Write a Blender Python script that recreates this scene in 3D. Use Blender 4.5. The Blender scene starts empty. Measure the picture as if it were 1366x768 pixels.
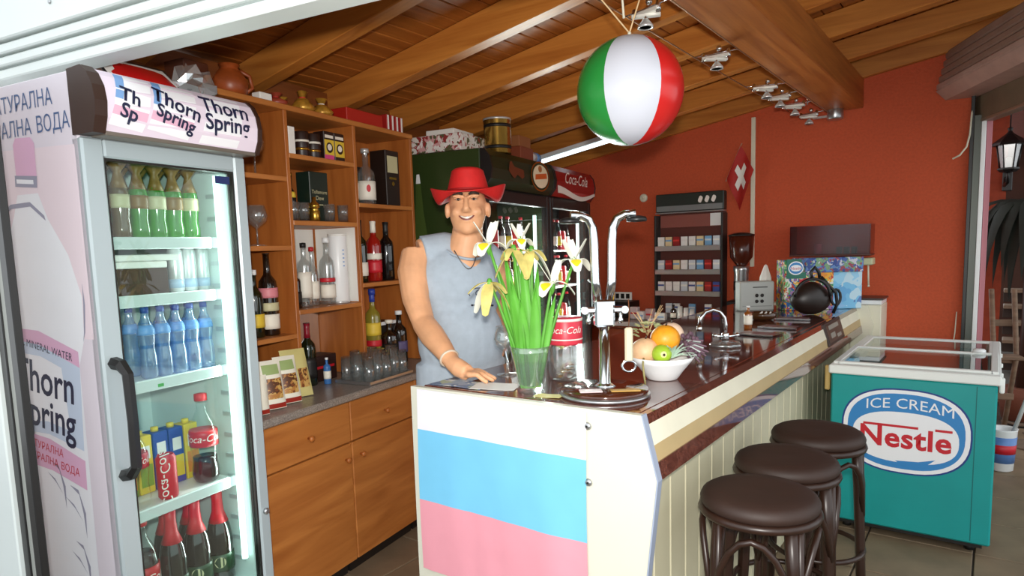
import bpy, math, random
from mathutils import Vector, Matrix
random.seed(7)
rad = math.radians
sin, cos, pi = math.sin, math.cos, math.pi
scene = bpy.context.scene
col = scene.collection

# ------------------------------------------------------------------ camera
cam_data = bpy.data.cameras.new('camera')
cam = bpy.data.objects.new('camera', cam_data)
col.objects.link(cam)
CR = Vector((0.80752, 0.58910, -0.02948))
CU = Vector((-0.04175, 0.10694, 0.99339))
CF = Vector((-0.58836, 0.80095, -0.11095))
mw = Matrix((CR, CU, -CF)).transposed().to_4x4()
mw.translation = Vector((0, 0, 1.52))
cam.matrix_world = mw
cam_data.sensor_width = 36
cam_data.lens = 36 * 879 / 1366
cam_data.shift_y = 46 / 1366
cam_data.clip_start = 0.02
scene.camera = cam

# ------------------------------------------------------------------ world, lights, exposure
scene.view_settings.view_transform = 'Standard'
scene.view_settings.look = 'None'
scene.view_settings.gamma = 1
scene.view_settings.use_curve_mapping = False
scene.view_settings.exposure = 0.0
if hasattr(scene, 'cycles'):
    scene.cycles.transparent_max_bounces = 40
world = bpy.data.worlds.new('world')
scene.world = world
world.use_nodes = True
bg = world.node_tree.nodes['Background']
bg.inputs[0].default_value = (0.92, 0.97, 1.0, 1)
bg.inputs[1].default_value = 1.6

def lamp(name, kind, loc, power, color=(1, 1, 1), size=.1, rot=(0, 0, 0), sizey=None):
    d = bpy.data.lights.new(name, kind)
    d.energy = power
    d.color = color
    if kind == 'AREA':
        d.size = size
        if sizey:
            d.shape = 'RECTANGLE'
            d.size_y = sizey
    else:
        d.shadow_soft_size = size
    o = bpy.data.objects.new(name, d)
    col.objects.link(o)
    o.location = loc
    o.rotation_euler = rot
    return o

flash = lamp('camera_flash', 'SPOT', (0.03, -0.04, 1.62), 235, (1.0, 0.96, 0.90), .03)
flash.data.spot_size = rad(100)
flash.data.spot_blend = .9
flash.rotation_euler = CF.to_track_quat('-Z', 'Y').to_euler()

# ------------------------------------------------------------------ materials
MATS = {}
def _new(name):
    m = bpy.data.materials.new(name)
    m.use_nodes = True
    nt = m.node_tree
    return m, nt, nt.nodes['Principled BSDF'], nt.nodes['Material Output']

def lin(c):
    return tuple(((x / 255) / 12.92 if x / 255 <= .04045 else ((x / 255 + .055) / 1.055) ** 2.4) for x in c) + (1,)

def M(name, c, rough=.5, metal=0.0, var=0.0, scale=20, bump=0.0, spec=.5, coat=0.0):
    """plain painted / plastic / metal surface, sRGB 0-255 colour, optional mottling and fine relief"""
    if name in MATS: return MATS[name]
    m, nt, p, out = _new(name)
    p.inputs['Base Color'].default_value = lin(c)
    p.inputs['Roughness'].default_value = rough
    p.inputs['Metallic'].default_value = metal
    p.inputs['Specular IOR Level'].default_value = spec
    p.inputs['Coat Weight'].default_value = coat
    if var or bump:
        tc = nt.nodes.new('ShaderNodeTexCoord')
        nz = nt.nodes.new('ShaderNodeTexNoise')
        nz.inputs['Scale'].default_value = scale
        nz.inputs['Detail'].default_value = 5
        nt.links.new(tc.outputs['Object'], nz.inputs['Vector'])
        if var:
            r = nt.nodes.new('ShaderNodeValToRGB')
            lo = tuple(x * (1 - var) for x in lin(c)[:3]) + (1,)
            hi = tuple(min(1, x * (1 + var)) for x in lin(c)[:3]) + (1,)
            r.color_ramp.elements[0].color = lo; r.color_ramp.elements[0].position = .3
            r.color_ramp.elements[1].color = hi; r.color_ramp.elements[1].position = .7
            nt.links.new(nz.outputs['Fac'], r.inputs['Fac'])
            nt.links.new(r.outputs['Color'], p.inputs['Base Color'])
        if bump:
            b = nt.nodes.new('ShaderNodeBump')
            b.inputs['Strength'].default_value = bump
            b.inputs['Distance'].default_value = .01
            nt.links.new(nz.outputs['Fac'], b.inputs['Height'])
            nt.links.new(b.outputs['Normal'], p.inputs['Normal'])
    MATS[name] = m
    return m

def wood(name, c1, c2, stretch=(30, 2, 30), rough=.45, bump=.08, ring=0.0):
    """grain: noise stretched along one object axis (the small number is the grain direction)"""
    if name in MATS: return MATS[name]
    m, nt, p, out = _new(name)
    tc = nt.nodes.new('ShaderNodeTexCoord')
    oi = nt.nodes.new('ShaderNodeObjectInfo')
    add = nt.nodes.new('ShaderNodeVectorMath'); add.operation = 'ADD'
    mul = nt.nodes.new('ShaderNodeVectorMath'); mul.operation = 'SCALE'
    comb = nt.nodes.new('ShaderNodeCombineXYZ')
    for i in range(3): nt.links.new(oi.outputs['Random'], comb.inputs[i])
    nt.links.new(comb.outputs[0], mul.inputs[0]); mul.inputs['Scale'].default_value = 9.0
    mp = nt.nodes.new('ShaderNodeMapping'); mp.inputs['Scale'].default_value = stretch
    nt.links.new(tc.outputs['Object'], add.inputs[0]); nt.links.new(mul.outputs[0], add.inputs[1])
    nt.links.new(add.outputs[0], mp.inputs['Vector'])
    nz = nt.nodes.new('ShaderNodeTexNoise'); nz.inputs['Scale'].default_value = 1.0
    nz.inputs['Detail'].default_value = 6; nz.inputs['Distortion'].default_value = .6
    nt.links.new(mp.outputs[0], nz.inputs['Vector'])
    r = nt.nodes.new('ShaderNodeValToRGB')
    r.color_ramp.elements[0].color = lin(c1); r.color_ramp.elements[0].position = .3
    r.color_ramp.elements[1].color = lin(c2); r.color_ramp.elements[1].position = .7
    nt.links.new(nz.outputs['Fac'], r.inputs['Fac'])
    nt.links.new(r.outputs['Color'], p.inputs['Base Color'])
    p.inputs['Roughness'].default_value = rough
    b = nt.nodes.new('ShaderNodeBump'); b.inputs['Strength'].default_value = bump; b.inputs['Distance'].default_value = .01
    nt.links.new(nz.outputs['Fac'], b.inputs['Height']); nt.links.new(b.outputs['Normal'], p.inputs['Normal'])
    MATS[name] = m
    return m

def cells(name, cols, scale=30, rough=.4, smooth=False):
    """printed patchwork: random cells coloured from a list (busy packaging print, marble flecks)"""
    if name in MATS: return MATS[name]
    m, nt, p, out = _new(name)
    tc = nt.nodes.new('ShaderNodeTexCoord')
    nz = nt.nodes.new('ShaderNodeTexNoise'); nz.inputs['Scale'].default_value = scale * .6
    mx = nt.nodes.new('ShaderNodeMix'); mx.data_type = 'VECTOR'; mx.inputs['Factor'].default_value = .12
    vo = nt.nodes.new('ShaderNodeTexVoronoi'); vo.inputs['Scale'].default_value = scale
    nt.links.new(tc.outputs['Object'], nz.inputs['Vector'])
    nt.links.new(tc.outputs['Object'], mx.inputs[4]); nt.links.new(nz.outputs['Color'], mx.inputs[5])
    nt.links.new(mx.outputs[1], vo.inputs['Vector'])
    sp = nt.nodes.new('ShaderNodeSeparateColor')
    nt.links.new(vo.outputs['Color'], sp.inputs[0])
    r = nt.nodes.new('ShaderNodeValToRGB')
    r.color_ramp.interpolation = 'LINEAR' if smooth else 'CONSTANT'
    e = r.color_ramp.elements
    n = len(cols)
    e[0].position = 0; e[0].color = lin(cols[0]); e[1].position = 1 / n; e[1].color = lin(cols[1])
    for i in range(2, n):
        q = e.new(i / n); q.color = lin(cols[i])
    nt.links.new(sp.outputs[0], r.inputs['Fac']); nt.links.new(r.outputs['Color'], p.inputs['Base Color'])
    p.inputs['Roughness'].default_value = rough
    MATS[name] = m
    return m

def glass(name, c=(255, 255, 255), ior=1.45, rough=0.02, boost=0.0):
    """thin clear or tinted glass: see-through with Fresnel reflections"""
    if name in MATS: return MATS[name]
    m, nt, p, out = _new(name)
    nt.nodes.remove(p)
    t = nt.nodes.new('ShaderNodeBsdfTransparent'); t.inputs[0].default_value = lin(c)
    g = nt.nodes.new('ShaderNodeBsdfGlossy'); g.inputs['Roughness'].default_value = rough
    g.inputs['Color'].default_value = (1, 1, 1, 1)
    fr = nt.nodes.new('ShaderNodeFresnel'); fr.inputs['IOR'].default_value = ior
    mx = nt.nodes.new('ShaderNodeMixShader')
    # reflect on the outer face only (a thin pane has no refraction, so no inner total reflection)
    ge = nt.nodes.new('ShaderNodeNewGeometry')
    ad = nt.nodes.new('ShaderNodeMath'); ad.operation = 'ADD'; ad.inputs[1].default_value = boost; ad.use_clamp = True
    sb = nt.nodes.new('ShaderNodeMath'); sb.operation = 'SUBTRACT'; sb.use_clamp = True
    nt.links.new(fr.outputs[0], ad.inputs[0]); nt.links.new(ad.outputs[0], sb.inputs[0])
    nt.links.new(ge.outputs['Backfacing'], sb.inputs[1]); nt.links.new(sb.outputs[0], mx.inputs[0])
    nt.links.new(t.outputs[0], mx.inputs[1]); nt.links.new(g.outputs[0], mx.inputs[2])
    nt.links.new(mx.outputs[0], out.inputs['Surface'])
    MATS[name] = m
    return m

def tinted(name, c, body=.45, rough=.06, boost=.05):
    """coloured bottle glass or filled plastic: partly see-through, partly coloured body"""
    if name in MATS: return MATS[name]
    m = glass(name, c, 1.5, rough, boost)
    nt = m.node_tree
    mix = [n for n in nt.nodes if n.type == 'MIX_SHADER'][0]
    tr = [n for n in nt.nodes if n.type == 'BSDF_TRANSPARENT'][0]
    d = nt.nodes.new('ShaderNodeBsdfDiffuse'); d.inputs[0].default_value = lin(c)
    t2 = nt.nodes.new('ShaderNodeBsdfTranslucent'); t2.inputs[0].default_value = lin(c)
    m1 = nt.nodes.new('ShaderNodeMixShader'); m1.inputs[0].default_value = .4
    m2 = nt.nodes.new('ShaderNodeMixShader'); m2.inputs[0].default_value = body
    nt.links.new(d.outputs[0], m1.inputs[1]); nt.links.new(t2.outputs[0], m1.inputs[2])
    nt.links.new(tr.outputs[0], m2.inputs[1]); nt.links.new(m1.outputs[0], m2.inputs[2])
    nt.links.new(m2.outputs[0], mix.inputs[1])
    return m

def glow(name, c, strength):
    if name in MATS: return MATS[name]
    m, nt, p, out = _new(name)
    p.inputs['Base Color'].default_value = lin(c)
    p.inputs['Emission Color'].default_value = lin(c)
    p.inputs['Emission Strength'].default_value = strength
    MATS[name] = m
    return m

# ------------------------------------------------------------------ mesh builder
class MB:
    def __init__(s):
        s.v = []; s.f = []; s.m = []; s.s = []; s.mi = 0
    def add(s, vs, fs, smooth=False):
        o = len(s.v)
        s.v += [tuple(q) for q in vs]
        s.f += [tuple(i + o for i in q) for q in fs]
        s.m += [s.mi] * len(fs); s.s += [smooth] * len(fs)
        return s
    def mat(s, i): s.mi = i; return s
    def box(s, c, d, b=0.0):
        x, y, z = c; hx, hy, hz = d[0] / 2, d[1] / 2, d[2] / 2
        if b <= 0:
            vs = [(x + i * hx, y + j * hy, z + k * hz) for k in (-1, 1) for j in (-1, 1) for i in (-1, 1)]
            return s.add(vs, [(0, 2, 3, 1), (4, 5, 7, 6), (0, 1, 5, 4), (2, 6, 7, 3), (0, 4, 6, 2), (1, 3, 7, 5)])
        b = min(b, hx * .95, hy * .95, hz * .95)
        vs = []; idx = {}
        for i in (-1, 1):
            for j in (-1, 1):
                for k in (-1, 1):
                    for a in range(3):
                        q = [i * (hx - b), j * (hy - b), k * (hz - b)]
                        q[a] = (i * hx, j * hy, k * hz)[a]
                        idx[(i, j, k, a)] = len(vs); vs.append((x + q[0], y + q[1], z + q[2]))
        fs = []
        for a in range(3):
            u, w = (a + 1) % 3, (a + 2) % 3
            for sg in (-1, 1):
                loop = []
                for (p, q) in ((-1, -1), (1, -1), (1, 1), (-1, 1)):
                    t = [0, 0, 0]; t[a] = sg; t[u] = p; t[w] = q
                    loop.append(idx[(t[0], t[1], t[2], a)])
                fs.append(loop if sg > 0 else loop[::-1])
            for p in (-1, 1):
                for q in (-1, 1):
                    t0 = [0, 0, 0]; t0[u] = p; t0[w] = q; t1 = list(t0); t0[a] = -1; t1[a] = 1
                    fs.append((idx[(*t0, u)], idx[(*t1, u)], idx[(*t1, w)], idx[(*t0, w)]))
        for i in (-1, 1):
            for j in (-1, 1):
                for k in (-1, 1):
                    fs.append(tuple(idx[(i, j, k, a)] for a in range(3)))
        return s.add(vs, fs)
    def bb(s, x0, x1, y0, y1, z0, z1, b=0.0):
        return s.box(((x0 + x1) / 2, (y0 + y1) / 2, (z0 + z1) / 2), (x1 - x0, y1 - y0, z1 - z0), b)
    def lathe(s, prof, n=16, c=(0, 0, 0), smooth=True, sx=1, sy=1):
        vs = []; fs = []
        for (r, z) in prof:
            for i in range(n):
                a = 2 * pi * i / n
                vs.append((c[0] + max(r, 1e-4) * cos(a) * sx, c[1] + max(r, 1e-4) * sin(a) * sy, c[2] + z))
        for k in range(len(prof) - 1):
            for i in range(n):
                j = (i + 1) % n
                fs.append((k * n + i, k * n + j, (k + 1) * n + j, (k + 1) * n + i))
        s.add(vs, fs, smooth)
        o = len(s.v) - len(vs)
        for k, rev in ((0, True), (len(prof) - 1, False)):
            if prof[k][0] > .0005:
                q = [o + k * n + i for i in range(n)]
                s.f.append(tuple(q[::-1] if rev else q)); s.m.append(s.mi); s.s.append(False)
        return s
    def cyl(s, p0, p1, r0, r1=None, n=12, smooth=True):
        return s.tube([p0, p1], [r0, r0 if r1 is None else r1], n, smooth)
    def tube(s, pts, r, n=8, smooth=True, closed=False):
        P = [Vector(p) for p in pts]
        rs = r if isinstance(r, (list, tuple)) else [r] * len(P)
        vs = []; fs = []
        up = None
        for k in range(len(P)):
            if closed: t = P[(k + 1) % len(P)] - P[k - 1]
            else: t = P[min(k + 1, len(P) - 1)] - P[max(k - 1, 0)]
            t = t.normalized() if t.length > 1e-9 else Vector((0, 0, 1))
            if up is None:
                up = Vector((0, 0, 1)) if abs(t.z) < .9 else Vector((1, 0, 0))
            a = t.cross(up)
            if a.length < 1e-6: a = t.cross(Vector((0, 1, .3)))
            a.normalize(); b = a.cross(t).normalized(); up = b
            for i in range(n):
                an = 2 * pi * i / n
                vs.append(P[k] + (a * cos(an) + b * sin(an)) * rs[k])
        K = len(P)
        for k in range(K if closed else K - 1):
            for i in range(n):
                j = (i + 1) % n; k2 = (k + 1) % K
                fs.append((k * n + i, k * n + j, k2 * n + j, k2 * n + i))
        s.add(vs, fs, smooth)
        if not closed:
            o = len(s.v) - len(vs)
            for k, rev in ((0, True), (K - 1, False)):
                q = [o + k * n + i for i in range(n)]
                s.f.append(tuple(q[::-1] if rev else q)); s.m.append(s.mi); s.s.append(False)
        return s
    def ell(s, c, r, n=14, m=8, smooth=True):
        if isinstance(r, (int, float)): r = (r, r, r)
        vs = []; fs = []
        for k in range(1, m):
            t = pi * k / m
            for i in range(n):
                a = 2 * pi * i / n
                vs.append((c[0] + r[0] * sin(t) * cos(a), c[1] + r[1] * sin(t) * sin(a), c[2] + r[2] * cos(t)))
        top = len(vs); vs.append((c[0], c[1], c[2] + r[2])); vs.append((c[0], c[1], c[2] - r[2]))
        for k in range(m - 2):
            for i in range(n):
                j = (i + 1) % n
                fs.append((k * n + j, k * n + i, (k + 1) * n + i, (k + 1) * n + j))
        for i in range(n):
            j = (i + 1) % n
            fs.append((top, i, j)); fs.append((top + 1, (m - 2) * n + j, (m - 2) * n + i))
        return s.add(vs, fs, smooth)
    def prism(s, poly, d0, d1, axis='y', smooth=False):
        """closed outline (2d) extruded along an axis; 'y' takes (x,z), 'z' takes (x,y), 'x' takes (y,z)"""
        def P(q, d):
            return (q[0], d, q[1]) if axis == 'y' else (q[0], q[1], d) if axis == 'z' else (d, q[0], q[1])
        n = len(poly)
        vs = [P(q, d0) for q in poly] + [P(q, d1) for q in poly]
        s.add(vs, [tuple(range(n)), tuple(range(2 * n - 1, n - 1, -1))])
        s.add(vs, [(i, i + n, (i + 1) % n + n, (i + 1) % n) for i in range(n)], smooth)
        return s
    def grid(s, fn, nu, nv, smooth=True, thick=0.0):
        """sheet fn(u,v)->xyz for u,v in 0..1, given a thickness along its normals"""
        P = [[Vector(fn(i / nu, j / nv)) for j in range(nv + 1)] for i in range(nu + 1)]
        W = nv + 1
        fs = [(i * W + j, (i + 1) * W + j, (i + 1) * W + j + 1, i * W + j + 1) for i in range(nu) for j in range(nv)]
        flat = [p for row in P for p in row]
        if not thick: return s.add(flat, fs, smooth)
        back = []
        for i in range(nu + 1):
            for j in range(nv + 1):
                du = P[min(i + 1, nu)][j] - P[max(i - 1, 0)][j]; dv = P[i][min(j + 1, nv)] - P[i][max(j - 1, 0)]
                nrm = du.cross(dv)
                nrm = nrm.normalized() if nrm.length > 1e-12 else Vector((0, 0, 1))
                back.append(P[i][j] - nrm * thick)
        N = len(flat)
        bf = [tuple(q + N for q in reversed(f)) for f in fs]
        rim = [i * W for i in range(nu + 1)] + [nu * W + j for j in range(1, W)] + [i * W + nv for i in range(nu - 1, -1, -1)] + [j for j in range(nv - 1, 0, -1)]
        rf = [(rim[(k + 1) % len(rim)], rim[k], rim[k] + N, rim[(k + 1) % len(rim)] + N) for k in range(len(rim))]
        s.add(flat + back, fs + bf, smooth)
        s.add(flat + back, rf, False)
        return s
    def xf(s, mtx, start=0):
        for i in range(start, len(s.v)): s.v[i] = tuple(mtx @ Vector(s.v[i]))
        return s
    def map(s, fn, start=0):
        for i in range(start, len(s.v)): s.v[i] = tuple(fn(*s.v[i]))
        return s
    def mesh(s, name, mats):
        me = bpy.data.meshes.new(name)
        me.from_pydata(s.v, [], s.f)
        for m in (mats if isinstance(mats, (list, tuple)) else [mats]): me.materials.append(m)
        me.polygons.foreach_set('material_index', s.m)
        me.polygons.foreach_set('use_smooth', s.s)
        me.validate(); me.update()
        return me
    def build(s, name, mats, parent=None, loc=(0, 0, 0), rz=0.0, kind=None):
        o = bpy.data.objects.new(name, s.mesh(name, mats))
        col.objects.link(o); o.location = loc; o.rotation_euler = (0, 0, rz)
        if parent: o.parent = parent
        if kind: o['kind'] = kind
        return o

def thing(name, label, cat, loc=(0, 0, 0), rz=0.0, group=None):
    o = bpy.data.objects.new(name, None); col.objects.link(o)
    o.empty_display_size = .05
    o.location = loc; o.rotation_euler = (0, 0, rz)
    return tag(o, label, cat, group)

def tag(o, label, cat, group=None):
    o['label'] = label; o['category'] = cat
    if group: o['group'] = group
    return o

def share(src, name, parent, loc=(0, 0, 0), rz=0.0):
    o = src.copy(); o.name = name; col.objects.link(o); o.parent = parent
    o.location = loc; o.rotation_euler = (0, 0, rz)
    return o

def copy_tree(o, parent=None):
    c = o.copy(); col.objects.link(c); c.parent = parent
    for ch in o.children: copy_tree(ch, c)
    return c

# S frame: the left wall, its shelves and refrigerators (turned 9.7 degrees against the counter)
SR = rad(9.7)
def SW(u, s, z=0.0):
    return (-2.28 + cos(SR) * u - sin(SR) * s, 1.45 + sin(SR) * u + cos(SR) * s, z)
# V frame: things turned towards the viewer's side
VR = rad(36.3)

def text(body, size, fn, mat, name='lettering', parent=None, shear=0.0, bold=0.0, sx=1.0, align='CENTER', space=1.0, rot=0.0):
    """flat lettering: outline of the words, laid on a surface by fn(x, y) -> xyz"""
    cu = bpy.data.curves.new('txt', 'FONT')
    cu.body = body; cu.size = size; cu.shear = shear; cu.offset = bold
    cu.align_x = align; cu.align_y = 'CENTER'; cu.space_character = space; cu.resolution_u = 3
    ob = bpy.data.objects.new('txt', cu); col.objects.link(ob)
    bpy.context.view_layer.update()
    dg = bpy.context.evaluated_depsgraph_get()
    me = bpy.data.meshes.new_from_object(ob.evaluated_get(dg))
    bpy.data.objects.remove(ob); bpy.data.curves.remove(cu)
    ca, sa = cos(rot), sin(rot)
    for v in me.vertices:
        x, y = v.co.x * sx, v.co.y
        v.co = fn(x * ca - y * sa, x * sa + y * ca)
    me.name = name
    me.materials.clear(); me.materials.append(mat)
    o = bpy.data.objects.new(name, me); col.objects.link(o)
    if parent: o.parent = parent
    return o

# common materials
m_white = M('white_enamel', (236, 238, 238), .35)
m_alu = M('pale_aluminium', (196, 206, 208), .35, .3)
m_black = M('black_plastic', (26, 25, 25), .4)
m_dark = M('dark_metal', (40, 36, 34), .4, .3)
m_chrome = M('chrome', (225, 228, 230), .12, 1.0)
m_steel = M('brushed_steel', (190, 192, 194), .3, .9)
m_red = M('red_paint', (178, 28, 30), .4)
m_cream = M('cream_paint', (226, 222, 200), .45, var=.05, scale=6)
m_clear = glass('clear_glass', (252, 254, 253))
m_crystal = tinted('crystal_glass', (240, 244, 244), .09, .12, .16)
m_greenbottle = tinted('green_bottle_glass', (60, 130, 60), .5)
m_brownbottle = M('dark_bottle_glass', (26, 16, 10), .08, spec=.8, coat=.6)
m_darkgreenbottle = M('dark_green_bottle_glass', (16, 26, 12), .08, spec=.8, coat=.6)
m_amber = tinted('amber_spirit_glass', (200, 130, 60), .45)
m_gold = M('gold_foil', (196, 150, 60), .25, .9)
m_paper = M('white_paper', (236, 234, 228), .6)
m_navy = M('navy_print', (26, 30, 62), .5)
m_pinkp = M('pink_print', (226, 178, 200), .5)
m_bluep = M('light_blue_print', (120, 160, 210), .5)
m_redp = M('red_print', (196, 30, 44), .45)
m_brown = M('brown_plastic', (52, 30, 20), .45)
# ================================================================== STRUCTURE
def zr(x): return 2.449 + .155 * (x + 2.138)          # underside of the rafters (roof climbs to the right)

m_tile = M('floor_tile', (126, 108, 86), .55, var=.18, scale=5, bump=.05)
m_grout = M('floor_grout', (70, 62, 54), .8)
flo = MB().bb(-7, 8, -4, 14, -.1, -.012).build('floor', m_grout, kind='structure')
tile_me = None
TS = .45
first = None
for i in range(-6, 6):
    for j in range(1, 14):
        x, y = i * TS + .2, j * TS + .35
        if first is None:
            first = MB().box((0, 0, -.008), (TS - .008, TS - .008, .016), .003).build('floor_tile', m_tile, flo, (x, y, 0))
        else:
            share(first, 'floor_tile', flo, (x, y, 0))

# back wall, terracotta
m_terra = M('terracotta_plaster', (198, 82, 44), .75, var=.08, scale=60, bump=.25)
wb = MB().prism([(-4.1, 0), (-.17, 0), (-.17, zr(-.17) + .15), (-4.1, zr(-4.1) + .15)], 5.45, 5.65).build('wall_back', m_terra, kind='structure')
# left wall behind the shelves
wl = MB().bb(-.75, -.615, -.10, 4.1, 0, 2.42).build('wall_left', wood('wall_timber', (112, 58, 22), (140, 78, 32), (20, 1.5, 20)), None, SW(0, 0), SR, kind='structure')

# ceiling: boards running to the back wall, rafters across, one deep beam
m_board = wood('ceiling_board', (146, 80, 28), (180, 108, 44), (22, 1.2, 22), .4, .1)
m_raft = wood('rafter_timber', (176, 104, 40), (208, 136, 60), (1.5, 26, 26), .4, .08)
m_beam = wood('beam_timber', (156, 86, 34), (190, 116, 52), (30, 1.5, 30), .4, .08)
sl_ang = -math.atan(.155)
ceil = MB().grid(lambda u, v: (-4.1 + 5.0 * u, .95 + 4.7 * v, zr(-4.1 + 5.0 * u) + .19), 1, 1, False, .02).build('ceiling', m_board, kind='structure')
first = None
for k in range(50):
    x = -4.0 + .097 * k
    if first is None:
        first = o = MB().box((0, 0, 0), (.093, 4.7, .02), .004).build('ceiling_board', m_board, ceil, (x, 3.3, zr(x) + .152))
    else:
        o = share(first, 'ceiling_board', ceil, (x, 3.3, zr(x) + .152))
    o.rotation_euler = (0, sl_ang, 0)
first = None
for y in (1.34, 1.92, 2.5, 3.07, 3.65, 4.23, 4.81, 5.40):
    w = .05 if y > 5.3 else .08
    m = MB().box((0, w / 2, .07), (5.0, w, .14), .004).map(lambda x, yy, z: (x, yy, z + .155 * x))
    m.build('rafter', m_raft, ceil, (-1.6, y, zr(-1.6)))
MB().bb(-1.06, -.81, 1.0, 5.44, 2.45, 2.655, .006).build('beam', m_beam, ceil)

# white roller-shutter housing over the front opening (its underside runs above the drinks refrigerator)
m_wprof = M('white_profile', (218, 226, 224), .4, var=.03, scale=3)
hs = -.56
hx = thing('shutter_housing', 'white ribbed roller shutter housing above the front opening, top left', 'shutter housing', SW(0, hs, 2.09), SR)
def hb(n, x0, x1, y0, y1, z0, z1, mat=m_wprof): return MB().bb(x0, x1, y0, y1, z0, z1, .004).build(n, mat, hx)
hb('bottom_lip', -2.4, 3.2, -.05, .03, 0, .030)
hb('lower_rib', -2.4, 3.2, -.060, .0, .036, .062)
hb('groove', -2.4, 3.2, -.046, .0, .028, .11, M('grey_shadow_gap', (150, 160, 158), .6))
hb('middle_rib', -2.4, 3.2, -.068, .0, .068, .096)
hb('face_board', -2.4, 3.2, -.080, .0, .102, .36)
hb('upper_board', -2.4, 3.2, -.092, .0, .364, .62)
for i in range(9):
    MB().lathe([(.0, -.003), (.006, -.003), (.006, .0)], 8).xf(Matrix.Rotation(-pi / 2, 4, 'X')).build('screw', m_steel, hx, (-1.0 + i * .33, -.081, .16))
# left post of the opening: white profile with black and grey seals
lp = thing('door_post', 'white door post with black rubber seals at the left edge', 'post', (-1.967, .59, 0), 0)
MB().bb(-.35, -.123, -.02, .01, 0, 2.085, .004).build('white_profile', m_wprof, lp)
MB().bb(-.123, -.083, -.008, .01, 0, 2.085, .002).build('rubber_seal', m_black, lp)
MB().bb(-.083, -.043, -.004, .01, 0, 2.085, .002).build('grey_strip', M('grey_strip', (150, 152, 146), .5), lp)
MB().bb(-.043, .0, -.008, .01, 0, 2.085, .002).build('rubber_seal', m_black, lp)
MB().bb(-.55, -.352, -.01, .01, 0, 2.085, .004).build('side_board', wood('post_board', (140, 88, 40), (170, 112, 56), (26, 26, 2)), lp)

# right opening: ribbed brown roller-shutter casing running out from the back wall, guide rail and white pole
sd = Vector((.412, -.911, 0))
rs_ang = math.atan2(sd.y, sd.x)                      # local x runs along the casing
rbx = thing('roller_shutter', 'brown ribbed roller shutter casing under the roof at right', 'roller shutter', (-.372, 5.42, 0), rs_ang)
m_rib = M('mauve_brown_rib', (176, 142, 130), .5, var=.1, scale=9)
m_rib2 = M('brown_rib', (146, 114, 100), .5, var=.1, scale=9)
m_rib3 = M('olive_casing', (112, 94, 74), .55, var=.12, scale=9)
L = 3.4
zs = [2.49, 2.54, 2.59, 2.64, 2.69, 2.75]
for k in range(5):
    MB().bb(.0, L, .012 * k, .10 + .012 * k, zs[k] + .004, zs[k + 1] - .004, .008).build('rib', m_rib2 if k else m_rib, rbx)
MB().prism([(.0, 2.49), (.06, 2.43), (.22, 2.425), (.22, 2.50), (.05, 2.52)], 0, L, 'x').build('curved_bottom', m_rib, rbx)
MB().bb(.03, L, .225, .29, 2.27, 2.60, .006).build('inner_casing', m_rib3, rbx)
MB().bb(.02, L, .222, .30, 2.255, 2.275, .003).build('metal_edge', M('edge_metal', (150, 130, 110), .35, .4), rbx)
MB().bb(0, L, .06, .22, 2.60, 2.74, .006).build('rear_casing', m_rib2, rbx)
gr = thing('shutter_guide', 'dark guide rail with white edge at the end of the red wall', 'guide rail', (-.17, 5.40, 0), 0)
MB().bb(.0, .022, 0, .07, 0, 2.44, .002).build('seal', m_black, gr)
MB().bb(.022, .062, -.01, .07, 0, 2.30, .002).build('channel', M('grey_green_channel', (86, 90, 84), .4, .4), gr)
MB().bb(.062, .088, -.02, .07, 0, 2.27, .003).build('white_edge', m_white, gr)
MB().bb(.09, .12, .0, .07, 0, 2.27, .002).build('pink_edge', M('pink_edge', (190, 120, 130), .5), gr)
cab = MB().tube([(-.16, 5.42, 2.42), (-.165, 5.40, 2.30), (-.17, 5.39, 2.18), (-.185, 5.38, 2.10), (-.22, 5.38, 2.05), (-.26, 5.38, 2.03)], .006, 6).build('loose_cable', m_cream)
tag(cab, 'loose white cable hanging beside the guide rail', 'cable')
cab = MB().tube([(-.20, 5.44, 1.0), (-.205, 5.43, .85), (-.22, 5.43, .70), (-.215, 5.43, .3)], .004, 6).build('thin_wire', m_cream)
tag(cab, 'thin pale wire low on the red wall behind the freezer', 'wire')

# ------------------------------------------------------------------ outside, right
m_outwall = M('outside_terracotta', (150, 62, 34), .8, var=.15, scale=20)
MB().bb(-.6, .05, 7.2, 7.4, 0, 3.0).build('wall_outside', m_outwall, kind='structure')
MB().bb(.05, 6.0, 11.5, 11.7, 0, 3.4).build('wall_far', M('dark_far_wall', (70, 38, 24), .8, var=.3, scale=3), kind='structure')
MB().bb(-.6, 3.0, 5.9, 12, 2.75, 2.9).build('trim_1', m_outwall, kind='structure')
lan = thing('wall_lantern', 'black wrought lantern on a bracket outside at the right edge', 'lantern', (.055, 6.9, 2.05))
MB().lathe([(.055, -.02), (.075, 0), (.075, .012), (.05, .012)], 6, smooth=False).build('base', m_black, lan)
for k in range(6):
    a = pi / 3 * k
    MB().cyl((.058 * cos(a), .058 * sin(a), .0), (.085 * cos(a), .085 * sin(a), .2), .006, n=6).build('frame_bar', m_black, lan)
    a2 = a + pi / 3
    MB().add([(.056 * cos(a), .056 * sin(a), .012), (.056 * cos(a2), .056 * sin(a2), .012), (.083 * cos(a2), .083 * sin(a2), .2), (.083 * cos(a), .083 * sin(a), .2)], [(0, 1, 2, 3)]).build('pane', glass('lantern_pane', (215, 225, 225), 1.45, .25, .25), lan)
MB().lathe([(.13, .195), (.12, .215), (.05, .27), (.025, .29), (.012, .31), (.02, .33), (.0, .345)], 6, smooth=False).build('roof', m_black, lan)
MB().lathe([(.02, .02), (.02, .09), (.01, .1)], 8).build('bulb', m_paper, lan)
MB().tube([(-.01, .25, -.05), (-.02, .15, -.12), (0, .05, -.1), (0, 0, -.02)], .014, 6).build('bracket', m_black, lan)
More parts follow.
